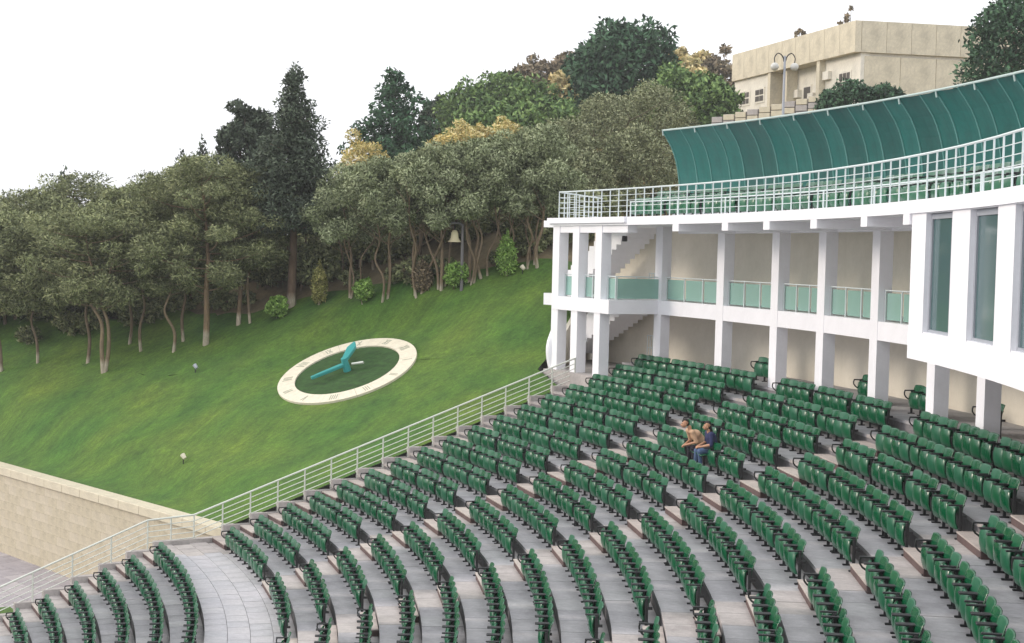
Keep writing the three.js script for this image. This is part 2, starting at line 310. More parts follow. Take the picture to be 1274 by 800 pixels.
// ---------------------------------------------------------------- seats: linked tip-up units
const PITCH = 0.553;
function shell(w, pts, bow, thick) {                      // pts: [y, z] profile, bow: sideways curve
  const nx = 6, P = [], I = [], ny = pts.length; const grid = (s, off) => { for (let j = 0; j < ny; j++) for (let i = 0; i <= nx; i++) { const u = i / nx * 2 - 1, ed = (j === 0 || j === ny - 1) ? 0.95 : 1; P.push(u * w / 2 * ed, pts[j][0] + (j === ny - 1 ? -0.016 * u ** 4 : j === 0 ? 0.02 * u * u : 0), pts[j][1] + bow * u * u + off); } };
  grid(1, 0); grid(-1, -thick); const o = ny * (nx + 1);
  for (let j = 0; j < ny - 1; j++) for (let i = 0; i < nx; i++) { const a = j * (nx + 1) + i, b = a + nx + 1; I.push(a, a + 1, b, b, a + 1, b + 1); I.push(o + a, o + b, o + a + 1, o + b, o + b + 1, o + a + 1); }
  const rim = (a, b) => I.push(a, o + a, b, b, o + a, o + b);
  for (let i = 0; i < nx; i++) { rim(i, i + 1); const t = (ny - 1) * (nx + 1); rim(t + i + 1, t + i); }
  for (let j = 0; j < ny - 1; j++) { rim((j + 1) * (nx + 1), j * (nx + 1)); rim(j * (nx + 1) + nx, (j + 1) * (nx + 1) + nx); }
  const g = new THREE.BufferGeometry(); g.setAttribute('position', new THREE.Float32BufferAttribute(P, 3)); g.setIndex(I); g.computeVertexNormals(); return g;
}
const seatGeo = {
  back: shell(0.54, [[0.40, -0.27], [0.46, -0.26], [0.57, -0.275], [0.68, -0.305], [0.75, -0.33], [0.78, -0.343]], 0.03, 0.022),
  panUp: shell(0.535, [[0.15, -0.17], [0.19, -0.11], [0.30, -0.075], [0.44, -0.07], [0.55, -0.09], [0.60, -0.125]], -0.045, 0.04),
  panDown: (() => { const g = shell(0.505, [[0, 0.02], [0.06, 0.0], [0.18, -0.01], [0.30, 0.0], [0.38, 0.015], [0.42, 0.0]], 0.03, 0.035); g.rotateX(Math.PI / 2); g.translate(0, 0.43, -0.32); return g; })(),
  arm: rbox(0.05, 0.032, 0.30, 0.013, 0, 0.622, -0.15),
  loop: limb([V(0, 0.61, -0.025), V(0, 0.52, -0.01), V(0, 0.42, -0.08), V(0, 0.36, -0.20)], 0.018, 0.02, 6, 5),
  leg: merge([rbox(0.04, 0.60, 0.06, 0.012, 0, 0.31, -0.22), box(0.045, 0.05, 0.12, 0, 0.42, -0.27), rbox(0.06, 0.03, 0.18, 0.01, 0, 0.015, -0.22)]),
};
function seatUnit(n, variant, down = [], end = false) {
  const g = new THREE.Group();
  for (let i = 0; i < n; i++) { const s = sub(g, 'seat'); s.position.x = (i - (n - 1) / 2) * PITCH; part(s, 'backrest', seatGeo.back, M.seat[(variant * 2 + i * 3) % 5]); part(s, 'seat_pan', down.includes(i) ? seatGeo.panDown : seatGeo.panUp, M.seat[(variant * 2 + i * 3 + (i % 2)) % 5]).rotation.x = down.includes(i) ? 0 : ((variant * 7 + i * 5) % 4 - 1.5) * 0.022; for (const q of [-1, 1]) part(s, 'armrest', seatGeo.arm, M.black).position.x = q * (PITCH / 2 - 0.034); }
  for (let i = 0; i <= n; i++) { const x = (i - n / 2) * PITCH; part(g, 'leg', seatGeo.leg, M.black).position.x = x; if (end && i === 0) part(g, 'arm_loop', seatGeo.loop, M.black).position.x = x; }
  return g;
}
const unitProto = {};
const COUNT = { 2: 'two', 3: 'three', 4: 'four', 5: 'five' };
function placeUnit(n, R, p, F, label, group, down, end) {
  const mid = pix(polar(R, p, F + 0.5)); if (mid[0] < -70 || mid[0] > 1344 || mid[1] > 860 || mid[2] < 4) return null;
  const key = n + '_' + ((Math.round(p * 997 + R * 3) % 5 + 5) % 5) + (end ? '_e' : ''); const proto = unitProto[key] ??= seatUnit(n, +key.split('_')[1], [], end);
  const o = down ? seatUnit(n, 0, down) : proto.clone(); o.name = numbered('seat_unit'); scene.add(o);
  o.position.copy(polar(R, p, F)); o.rotation.y = p - Math.PI / 2;
  return tag(o, label(COUNT[n]), 'seats', group);
}
const PEOPLE = { row: 13, p: [0.7965, 0.7855] };
function seatRow(R, F, pL, pR, label, group, peopleHere) {
  const len = (pL - pR) * R, N = Math.floor((len + 0.12) / (PITCH + 0.03)); if (N < 2) return;
  const nu = Math.max(1, Math.round(N / 4)), sizes = Array.from({ length: nu }, (_, i) => Math.floor(N / nu) + (i < N % nu ? 1 : 0));
  const gap = nu > 1 ? Math.min(0.24, (len - N * PITCH) / (nu - 1)) : 0; let s = 0.03;
  for (const n of sizes) {
    const w = n * PITCH, p = pL - (s + w / 2) / R; let down;
    if (peopleHere) { down = []; for (let i = 0; i < n; i++) { const ps = p - (i - (n - 1) / 2) * PITCH / R; for (const q of peopleHere) if (Math.abs(ps - q) * R < PITCH / 2) { down.push(i); peopleSeats.push(ps); } } if (!down.length) down = undefined; }
    placeUnit(n, R, p, F, label, group, down, s < 0.1); s += w + gap;
  }
}
const peopleSeats = [];
const BLOCKS = [['E', 'A', 'in the block beside the lawn railing'], ['A', 'B', 'in the second block from the lawn railing'], ['B', 'C', 'in the third block from the lawn railing'], ['C', 'D', 'in the fourth block from the lawn railing']];
for (let k = 1; k <= 17; k++) BLOCKS.forEach(([a, b, where], bi) => {
  const R = upR(k), pL = ang(a, R), pR = ang(b, R) + AISLE / R;
  seatRow(R, upF(k), pL, pR, n => `${n} linked green seats ${where}, ${ORD[k - 1]} row above walkway`, `row ${k} of seat block ${bi + 1}`, k === PEOPLE.row && a === 'A' ? PEOPLE.p : null);
});
for (const [p, n] of [[0.796, 2], [0.735, 3], [0.668, 2], [0.915, 2]]) placeUnit(n, 55.62, p, upF(18), m => `${m} linked green seats behind the white columns, above the seventeenth row`, 'seats behind the columns', undefined, true);
for (let k = 1; k <= 6; k++) seatRow(loR(k), loF(k), ang('E', loR(k)), P_END, n => `${n} linked green seats in the ${ORD[6 - k]} row below the paved walkway`, `row ${k} of the lower block`);

// ---------------------------------------------------------------- white grandstand building behind the rows
const RF = 55.05, RR = 53.05, YS = 7.48, YB = 6.98, YR = 10.40;
const COLS = [1.0226, 0.9461, 0.8802, 0.8253, 0.7636, 0.6985, 0.6447, 0.586, 0.527, 0.468, 0.409];
const BOXP = 0.628, PAV = 1.0215, PEND = 1.1035, PRIGHT = 0.33;
{
  const g = thing('grandstand_building', 'white two storey curved grandstand with columns and roof terrace', 'building');
  part(g, 'back_wall', sector(57.6, 57.9, 4.4, 10.11, PRIGHT, 1.168), M.plaster);
  part(g, 'pavilion_rear_floor', sector(55.0, 57.59, YB + 0.02, YS - 0.01, PEND - 0.0035, 1.166, 3), M.white);
  part(g, 'pavilion_rear_roof', sector(55.0, 59.3, 10.125, YR - 0.006, PEND + 0.0005, 1.168, 3), M.white);
  part(g, 'pavilion_rear_base', sector(55.0, 57.6, 3.6, 4.7, 1.1025, 1.166, 3), M.pink[0]);
  part(g, 'middle_floor', sector(RF + 0.012, 57.59, YB, YS, PRIGHT, PAV), M.white);
  part(g, 'pavilion_floor', sector(RR - 0.03, 57.59, YB + 0.004, YS + 0.003, PAV + 0.0004, PEND - 0.004), M.white);
  part(g, 'roof_slab', sector(RR - 0.06, 59.4, 10.12, YR, PRIGHT, PEND), M.white);
  part(g, 'roof_lip', sector(RR - 0.16, RR - 0.061, 10.2, 10.405, 1.0, PEND + 0.001), M.white);
  part(g, 'ring_beam', sector(RF + 0.02, RF + 0.36, 9.87, 10.118, BOXP + 0.001, 1.0), M.white);
  part(g, 'pavilion_beam', sector(RR + 0.03, RR + 0.4, 9.86, 10.118, 1.001, PEND - 0.003), M.white);
  for (const p of COLS) {
    const y0 = p < BOXP + 0.08 ? upF(18) : upF(18);
    const hw = 0.235 / RF, top = p > BOXP ? 10.119 : YB + 0.01;
    part(g, 'column', sector(RF, RF + 0.38, y0 - 0.35, top, p - hw, p + hw, 1), M.white);
    if (p < 0.96 && p > BOXP - 0.02) part(g, 'roof_beam', sector(RR - 0.055, RF + 0.019, 9.885, 10.119, p - 0.012 - hw, p - 0.012 + hw * 0.9, 1), M.white);
  }
  // projecting block with tall windows
  const b0 = 6.98, b1 = 10.119, wl = [[0.578, 0.6105], [0.5225, 0.556], [0.467, 0.5015], [0.412, 0.447], [0.357, 0.392]];
  const wallPieces = []; let prev = PRIGHT;
  for (const [a, b] of [...wl].reverse()) { wallPieces.push(sector(RR, RR + 0.42, 7.585, 10.1, prev, a, 0)); prev = b; }
  wallPieces.push(sector(RR, RR + 0.42, 7.585, 10.1, prev, BOXP, 1));
  for (const w of wallPieces) part(g, 'pier', w, M.white);
  part(g, 'spandrel', sector(RR - 0.004, RF + 0.011, b0 + 0.03, 7.584, PRIGHT, BOXP + 0.0004), M.white);
  part(g, 'lintel', sector(RR - 0.004, RR + 0.42, 10.1, b1, PRIGHT, BOXP + 0.0004), M.white);
  part(g, 'end_wall', sector(RR + 0.421, RF + 0.6, 7.585, 10.1, BOXP - 0.006, BOXP, 1), M.white);
  for (const [a, b] of wl) {
    const w = sub(g, 'window'), m = 0.07 / RR, mid = lerp(a, b, 0.24);
    part(w, 'frame', merge([sector(RR + 0.11, RR + 0.18, 7.59, 7.68, a + 0.0002, b - 0.0002, 1), sector(RR + 0.11, RR + 0.18, 9.98, 10.09, a + 0.0002, b - 0.0002, 1), sector(RR + 0.11, RR + 0.18, 7.68, 9.98, a + 0.0002, a + m, 1), sector(RR + 0.11, RR + 0.18, 7.68, 9.98, b - m, b - 0.0002, 1)]), M.frame);
    part(w, 'pane', sector(RR + 0.145, RR + 0.16, 7.68, 9.98, mid + m * 0.3, b - m, 1), M.windowGlass);
    part(w, 'pane', sector(RR + 0.145, RR + 0.16, 7.68, 9.98, a + m, mid - m * 0.3, 1), M.windowDark);
    part(w, 'mullion', sector(RR + 0.125, RR + 0.17, 7.68, 9.98, mid - m * 0.3, mid + m * 0.3, 1), M.frame);
    part(w, 'sill', sector(RR + 0.012, RR + 0.109, 7.585, 7.62, a + 0.0003, b - 0.0003, 1), M.white);
  }
  // end pavilion: columns carrying roof and floor
  for (const [a, b] of [[1.0345, 1.0428], [1.0652, 1.0738], [1.0918, 1.1005]]) part(g, 'column', sector(RR, RR + 0.4, a > 1.08 ? 4.2 : 4.3, 10.119, a, b, 1), M.white);
  { const A = polar(53.6, 1.1155), B = polar(57.9, 1.174), n = 6; const F = new Faces(); for (let i = 0; i < n; i++) { const a = A.clone().lerp(B, i / n), b = A.clone().lerp(B, (i + 1) / n), d = V(b.z - a.z, 0, a.x - b.x).normalize().multiplyScalar(0.16), ya = terrain(a.x, a.z) + 0.12, yb = terrain(b.x, b.z) + 0.12, q = (v, y) => v.clone().setY(y); const c = a.clone().add(d), e = b.clone().add(d); F.quad(q(a, 3), q(b, 3), q(b, yb), q(a, ya), [0, 0], [1, 0], [1, 1], [0, 1]); F.quad(q(e, 3), q(c, 3), q(c, ya), q(e, yb), [0, 0], [1, 0], [1, 1], [0, 1]); F.quad(q(a, ya), q(b, yb), q(e, yb), q(c, ya), [0, 0], [1, 0], [1, 1], [0, 1]); } part(g, 'side_wall', F.build(), M.plaster); }
  // stair flights inside the pavilion
  for (const y of [upF(18) + 0.1, YS]) {
    const F = new Faces(), rise = (y < 6 ? YS : YR) - y, n = 15, fl = [], par = [];
    for (let i = 0; i < n; i++) { const a = lerp(1.158, 1.074, i / n), b = lerp(1.158, 1.074, (i + 1) / n), t = y + rise * (i + 1) / n; fl.push(sector(55.9, 57.1, t - 0.3, t - 0.01, b, a, 1)); par.push(sector(55.78, 55.895, t - 0.34, Math.min(t + 0.75, (y < 6 ? YB : 10.12) - 0.01), b, a, 1)); }
    void F; part(g, 'stair_flight', merge(fl), M.white); part(g, 'stair_parapet', merge(par), M.white);
    const rails = []; for (let i = 0; i <= 6; i++) { const p = lerp(1.05, 1.03, i / 6), t = y; rails.push(bar(polar(55.6, p, t), polar(55.6, p, t + 0.95), 0.016, 5)); }
    for (const h of [0.5, 0.95]) rails.push(bar(polar(55.6, 1.05, y + h), polar(55.6, 1.03, y + h), 0.018, 5));
    part(g, 'stair_railing', merge(rails), M.roofRail);
  }
  // glass balustrades of the middle floor
  const balustrade = (R, pL, pR, n) => {
    const bl = sub(g, 'balustrade'), w = (pL - pR) / n;
    for (let i = 0; i < n; i++) { part(bl, 'glass_pane', sector(R, R + 0.012, YS + 0.05, YS + 0.76, pR + i * w + 0.0008, pR + (i + 1) * w - 0.0008, 1), M.glass); }
    for (let i = 0; i <= n; i++) part(bl, 'post', bar(polar(R - 0.03, pR + i * w + (i === 0 ? 0.0006 : i === n ? -0.0006 : 0), YS - 0.01), polar(R - 0.03, pR + i * w + (i === 0 ? 0.0006 : i === n ? -0.0006 : 0), YS + 0.84), 0.022, 6), M.roofRail);
    const hp = []; for (let i = 0; i < n; i++) hp.push(bar(polar(R - 0.03, pR + i * w, YS + 0.83), polar(R - 0.03, pR + (i + 1) * w, YS + 0.83), 0.02, 6)); part(bl, 'handrail', merge(hp), M.roofRail);
  };
  const hw = 0.245 / RF;
  for (let i = 0; i < 5; i++) if (COLS[i] > BOXP) balustrade(RF + 0.22, COLS[i] - hw, Math.max(COLS[i + 1] + hw, BOXP + 0.004), 3);
  balustrade(RR + 0.3, 1.0340, 1.0225, 1); balustrade(RR + 0.3, 1.0648, 1.0432, 2); balustrade(RR + 0.3, 1.0914, 1.0742, 1);
  { const bl = sub(g, 'balustrade'); part(bl, 'glass_pane', sector(RR + 0.32, RF + 0.1, YS + 0.05, YS + 0.76, PAV + 0.0006, PAV + 0.0009, 1), M.glass); for (const R of [RR + 0.33, RR + 1.1, RF + 0.05]) part(bl, 'post', bar(polar(R, PAV + 0.0015, YS), polar(R, PAV + 0.0015, YS + 0.84), 0.022, 6), M.roofRail); part(bl, 'handrail', bar(polar(RR + 0.3, PAV + 0.0015, YS + 0.83), polar(RF + 0.1, PAV + 0.0015, YS + 0.83), 0.02, 6), M.roofRail); }
  // ground storey of the pavilion
  part(g, 'pavilion_base', sector(RR - 0.25, 57.6, 3.6, 4.72, 1.0235, 1.102, 4), M.pink[0]);
  const br = limb([V(0, 0, 0), V(-0.16, 0.5, 0), V(-0.2, 1.0, 0), V(-0.02, 1.6, 0)], 0.22, 0.16, 8, 8); br.rotateY(1.0); const q = polar(RR + 0.25, 1.1015, 4.6); br.translate(q.x, q.y, q.z); part(g, 'curved_bracket', br, M.white);
  // wall lamps under the roof
  for (const p of [1.0285]) part(g, 'floodlight', rbox(0.16, 0.2, 0.16, 0.03, polar(RR + 0.75, p).x, 9.66, polar(RR + 0.75, p).z), M.black);
}

// ---------------------------------------------------------------- railing of the roof terrace
{
  const g = thing('roof_railing', 'white grid railing along the edge of the roof terrace', 'railing');
  const R = RR + 0.12, y0 = YR, H = 0.98, st = 0.0114;
  const bg = rbox(0.034, H, 0.034, 0.007, 0, H / 2, 0);
  let n = 0;
  for (let p = 1.097; p > PRIGHT; p -= st) { const m = part(g, 'baluster', bg, M.roofRail); m.position.copy(polar(R, p, y0)); m.rotation.y = p; n++; }
  for (const [h, r] of [[H, 0.026], [0.77, 0.0095], [0.58, 0.0095], [0.39, 0.0095], [0.2, 0.0095]]) { const seg = []; for (let p = 1.097; p > PRIGHT; p -= 0.04) seg.push(bar(polar(R, p, y0 + h), polar(R, Math.max(p - 0.04, PRIGHT), y0 + h), r, 6)); part(g, h === H ? 'handrail' : 'bar', merge(seg), M.roofRail); part(g, h === H ? 'handrail' : 'bar', bar(polar(R, 1.097, y0 + h), polar(57.6, 1.16, y0 + h), r, 6), M.roofRail); }
  for (let r = 1; r < 9; r++) { const m = part(g, 'baluster', bg, M.roofRail); m.position.copy(polar(R, 1.097, y0).lerp(polar(57.6, 1.16, y0), r / 9)); m.rotation.y = 1.1; }
}
// roof terrace: steps, seats, front bench rail, green curved screen
for (let k = 0; k < 2; k++) {
  const F = YR + 0.02 + k * 0.3, R = 55.1 + k * 1.0;
  if (k) structure('roof_step', 'pale step under the back seats of the roof terrace', 'step', sector(R - 0.3, 57.6, YR + 0.001, F, PRIGHT, 1.03), M.white);
  for (let p = 1.045; p > 0.42; p -= 2.42 / R) placeUnit(4, R, p, F + 0.002, () => k ? 'four linked green seats in the back row on the roof terrace' : 'four linked green seats in the front row on the roof terrace', k ? 'back row on the roof terrace' : 'front row on the roof terrace');
}
{
  const g = thing('terrace_barrier', 'low pale barrier rail in front of the roof terrace seats', 'barrier');
  const seg = []; for (let p = 1.04; p > 0.36; p -= 0.04) seg.push(bar(polar(54.35, p, YR + 0.6), polar(54.35, p - 0.04, YR + 0.6), 0.018, 6)); part(g, 'top_bar', merge(seg), M.roofRail);
  for (let p = 1.04; p > 0.37; p -= 0.06) part(g, 'post', bar(polar(54.35, p - 0.001, YR), polar(54.35, p - 0.001, YR + 0.6), 0.025, 6), M.roofRail);
}
{
  const g = thing('curved_screen', 'dark green ribbed screen curving over behind the roof terrace seats', 'screen');
  const prof = [[58.95, YR], [58.95, 11.3], [58.88, 12.1], [58.72, 12.8], [58.45, 13.4], [58.0, 13.98]];
  const cv = new THREE.CatmullRomCurve3(prof.map(([r, y]) => V(r, y, 0))), ny = 10, step = 0.0182;
  const r = rng(9); let i = 0;
  for (let p = 1.101; p > 0.5; p -= step, i++) {
    const F = new Faces(), nx = 4, dish = 0.03 + r() * 0.05, z0 = i % 2 ? 0.1 : 0, z1 = i % 2 ? 0 : 0.1, S = (u, v, o) => { const c = cv.getPoint(v); return polar(c.x + o + dish * Math.sin(Math.PI * u) + lerp(z0, z1, u), p - u * (step - 0.0006), c.y); };
    for (let a = 0; a < nx; a++) for (let b = 0; b < ny; b++) { const u0 = a / nx, u1 = (a + 1) / nx, v0 = b / ny, v1 = (b + 1) / ny; F.quad(S(u0, v0, 0), S(u1, v0, 0), S(u1, v1, 0), S(u0, v1, 0), [u0, v0 * 4], [u1, v0 * 4], [u1, v1 * 4], [u0, v1 * 4]); }
    part(g, 'screen_panel', F.build(), M.canopy[r() * 3 | 0]);
    part(g, 'rib', limb(prof.map(([rr, y]) => polar(rr - 0.01 + (i % 2 ? 0.1 : 0), p + 0.0003, y)), 0.034, 0.026, 5, 10), M.rib);
    if (i % 2 === 0) part(g, 'bracket', bar(polar(58.03, p, 13.8), polar(57.98, p, 14.03), 0.03, 6), M.rim);
  }
  const seg = []; for (let p = 1.101; p > 0.5; p -= 0.03) seg.push(bar(polar(57.99, p, 14.0), polar(57.99, p - 0.03, 14.0), 0.035, 6)); part(g, 'top_rail', merge(seg), M.rim);
}

// ---------------------------------------------------------------- flower clock on the lawn
{
  const g = thing('lawn_clock', 'large round lawn clock with cream ring and teal hands', 'clock');
  g.position.copy(CLOCK); g.quaternion.setFromUnitVectors(V(0, 1, 0), CLOCKN);
  // local frame: y along the slope's normal
  const ringSeg = 24;
  for (let i = 0; i < ringSeg; i++) part(g, 'ring_stone', sector(2.2, 2.92, -0.3, 0.09, i / ringSeg * Math.PI * 2 + 0.002, (i + 1) / ringSeg * Math.PI * 2 - 0.002, 3), M.clockWhite);
  const dg = new THREE.CylinderGeometry(2.2, 2.2, 0.3, 48); dg.translate(0, -0.12, 0); part(g, 'planted_face', dg, std({ map: mottled('#2f4d22', 0.5, 512, 0.4, [6, 20, 70]), roughness: 1 }));
  const NUM = ['XII', 'I', 'II', 'III', 'IIII', 'V', 'VI', 'VII', 'VIII', 'IX', 'X', 'XI'];
  const inv = g.quaternion.clone().invert(), upDir = V(0.72, 0.3, -1).applyQuaternion(inv).setY(0).normalize(), a0 = Math.atan2(-upDir.z, upDir.x);
  NUM.forEach((s, i) => {                                  // Roman numerals laid as flat strokes
    const a = a0 - i * Math.PI / 6, st = [], wd = { I: 0.09, V: 0.2, X: 0.2 }; let x = -[...s].reduce((t, c) => t + wd[c], 0) / 2;
    const stroke = (x0, z0, x1, z1) => { const L = Math.hypot(x1 - x0, z1 - z0), b = box(0.035, 0.012, L); b.rotateY(Math.atan2(x1 - x0, z1 - z0)); b.translate((x0 + x1) / 2, 0, (z0 + z1) / 2); st.push(b); };
    for (const c of s) { const w = wd[c]; if (c === 'I') stroke(x + w / 2, -0.2, x + w / 2, 0.2); else if (c === 'V') { stroke(x + 0.03, -0.2, x + w / 2, 0.2); stroke(x + w - 0.03, -0.2, x + w / 2, 0.2); } else { stroke(x + 0.03, -0.2, x + w - 0.03, 0.2); stroke(x + w - 0.03, -0.2, x + 0.03, 0.2); } x += w; }
    const m = part(g, 'numeral', merge(st), M.clockInk); m.position.set(Math.cos(a) * 2.56, 0.094, -Math.sin(a) * 2.56); m.rotation.y = a - Math.PI / 2;
  });
  const aimAt = (px, py, lift) => { const d = rayTo(px, py), n = CLOCKN, t = CLOCK.clone().addScaledVector(n, lift).sub(CAM).dot(n) / d.dot(n); return CAM.clone().addScaledVector(d, t).sub(CLOCK).applyQuaternion(inv); };
  const hand = (tip, w0, w1, y, tail) => { const L = Math.hypot(tip.x, tip.z), sh = new THREE.Shape([[-tail, -w0 * 0.35], [0, -w0 / 2], [L * 0.72, -w1 / 2], [L, -0.03], [L, 0.03], [L * 0.72, w1 / 2], [0, w0 / 2], [-tail, w0 * 0.35]].map(([a, b]) => new THREE.Vector2(a, b))); const e = new THREE.ExtrudeGeometry(sh, { depth: 0.1, bevelEnabled: true, bevelSize: 0.02, bevelThickness: 0.02, bevelSegments: 1 }); e.rotateX(-Math.PI / 2); e.rotateY(Math.atan2(-tip.z, tip.x)); e.translate(0, y, 0); return e; };
  part(g, 'minute_hand', hand(aimAt(388, 471, 0.3), 0.17, 0.12, 0.28, 0.06), M.teal);
  part(g, 'hour_hand', hand(aimAt(441, 427, 0.5), 0.2, 0.36, 0.45, 0.06), M.teal);
  const sp = new THREE.CylinderGeometry(0.13, 0.17, 0.6, 12); sp.translate(0, 0.3, 0); part(g, 'spindle', sp, M.teal);
  const tl = aimAt(453, 453.5, 0.2), tg = limb([V(tl.x * 0.35, 0.3, tl.z * 0.35), V(tl.x, 0.3, tl.z)], 0.05, 0.06, 6, 1); part(g, 'counterweight', tg, M.rail);
}

// ---------------------------------------------------------------- trees
function leafMat(a, b) { return [a, b]; }
const FOL = {
  fresh: ['#7ea24a', '#8fb258', '#6c9040', '#9fbf68'], straw: ['#8f8f50', '#a09e5c', '#7a7c44', '#aaa468'], pine: ['#747c55', '#888f62', '#626a47', '#979b70'], dark: ['#434e3f', '#505c49', '#3a4537', '#5d6954'], olive: ['#828c68', '#959e77', '#6f7957', '#a5ad88'],
  yellow: ['#d6c27e', '#dfcd90', '#aaa468', '#e6d8a4'], green: ['#5d7842', '#6c8849', '#4d6839', '#7c9556'], deep: ['#36553c', '#406245', '#2d4733', '#4b6e4d'],  // the golden set stands for low sun on the crowns
  brown: ['#7d7059', '#8f7f68', '#6a6149', '#9a896c'], sunGlowStraw: ['#d0bd88', '#dac998', '#b5a873', '#a8a070'], grey: ['#7d8461', '#8f9470', '#6c7351', '#a0a37f'],  // the pale straw set has the evening glow of the hilltop painted in
};
const folMat = std({ vertexColors: true, roughness: 0.85, side: THREE.DoubleSide });
const barkTex = mottled('#dcd4ca', 0.4, 256, 1, [5, 20, 60]);
const barkMat = std({ map: barkTex, vertexColors: true, roughness: 0.95, bumpMap: barkTex, bumpScale: 0.02 });
function leaves(clumps, count, len, wid, pal, r) {
  const tot = clumps.reduce((s, c) => s + c.w, 0), P = new Float32Array(count * 12), Nn = new Float32Array(count * 12), C = new Float32Array(count * 12), I = new Uint32Array(count * 6);
  const cols = pal.map(h => new THREE.Color(h)); let q = 0;
  const ax = V(), bx = V(), cx = V(), nn = V(), q0 = V(), v = [[0, 0], [0, 0], [0, 0], [0, 0]];
  for (const c of clumps) {
    const n = Math.round(count * c.w / tot), tint = 0.86 + r() * 0.28, ci = r();
    for (let i = 0; i < n && q < count; i++, q++) {
      const th = r() * 6.283, cz = r() * 2 - 1, sz = Math.sqrt(1 - cz * cz), rad = 0.45 + 0.6 * Math.pow(r(), 0.6) + (r() < 0.08 ? 0.25 : 0);
      cx.set(Math.cos(th) * sz * rad * c.r[0], cz * rad * c.r[1], Math.sin(th) * sz * rad * c.r[2]);
      ax.set(r() - 0.5, r() - 0.5 - (c.droop || 0), r() - 0.5).addScaledVector(cx, 0.5 / (Math.hypot(...c.r) * 0.6)).normalize();
      bx.set(r() - 0.5, r() - 0.5, r() - 0.5).cross(ax).normalize(); nn.crossVectors(ax, bx); q0.set(cx.x / c.r[0], cx.y / c.r[1], cx.z / c.r[2]).normalize(); const flip = nn.dot(q0) < 0; if (flip) nn.negate(); nn.lerp(q0, 0.5).normalize();
      cx.add(c.c); const L = len * (0.6 + r() * 0.8) * 0.5, W = wid * (0.7 + r() * 0.6) * 0.5, o = q * 12;
      v[0][0] = -L; v[1][0] = v[3][0] = -L * 0.1; v[1][1] = -W; v[2][0] = L; v[3][1] = W;
      const a = cols[Math.floor((ci * 2 + r() * 2.99) % cols.length)], k = tint * (0.88 + r() * 0.24);
      for (let j = 0; j < 4; j++) { P[o + j * 3] = cx.x + ax.x * v[j][0] + bx.x * v[j][1]; P[o + j * 3 + 1] = cx.y + ax.y * v[j][0] + bx.y * v[j][1]; P[o + j * 3 + 2] = cx.z + ax.z * v[j][0] + bx.z * v[j][1]; Nn[o + j * 3] = nn.x; Nn[o + j * 3 + 1] = nn.y; Nn[o + j * 3 + 2] = nn.z; C[o + j * 3] = a.r * k; C[o + j * 3 + 1] = a.g * k; C[o + j * 3 + 2] = a.b * k; }
      { const e = q * 6, b0 = q * 4, f1 = flip ? 2 : 1, f2 = flip ? 1 : 2; I[e] = b0; I[e + 1] = b0 + f1; I[e + 2] = b0 + f2; I[e + 3] = b0; I[e + 4] = b0 + (flip ? 3 : 2); I[e + 5] = b0 + (flip ? 2 : 3); }
    }
  }
  const g = new THREE.BufferGeometry(); g.setAttribute('position', new THREE.BufferAttribute(P.slice(0, q * 12), 3)); g.setAttribute('normal', new THREE.BufferAttribute(Nn.slice(0, q * 12), 3)); g.setAttribute('color', new THREE.BufferAttribute(C.slice(0, q * 12), 3)); g.setIndex(new THREE.BufferAttribute(I.slice(0, q * 6), 1)); return g;
}
function paintBark(g, bark, wash, r) {                     // lime wash at the foot, bark above
  const p = g.attributes.position, c = new Float32Array(p.count * 3), B = new THREE.Color(bark), Wt = new THREE.Color('#cfcabb');
  for (let i = 0; i < p.count; i++) { const e = wash + (N3.noise(p.getX(i) * 6, p.getY(i) * 3, p.getZ(i) * 6)) * 0.12, k = p.getY(i) < e ? Wt : B, t = 0.85 + 0.3 * Math.abs(N3.noise(p.getX(i) * 4, p.getY(i) * 2, p.getZ(i) * 4 + 3)); c[i * 3] = k.r * t; c[i * 3 + 1] = k.g * t; c[i * 3 + 2] = k.b * t; }
  g.setAttribute('color', new THREE.BufferAttribute(c, 3)); return g;
}
const wob = (r, a) => (r() - 0.5) * 2 * a;
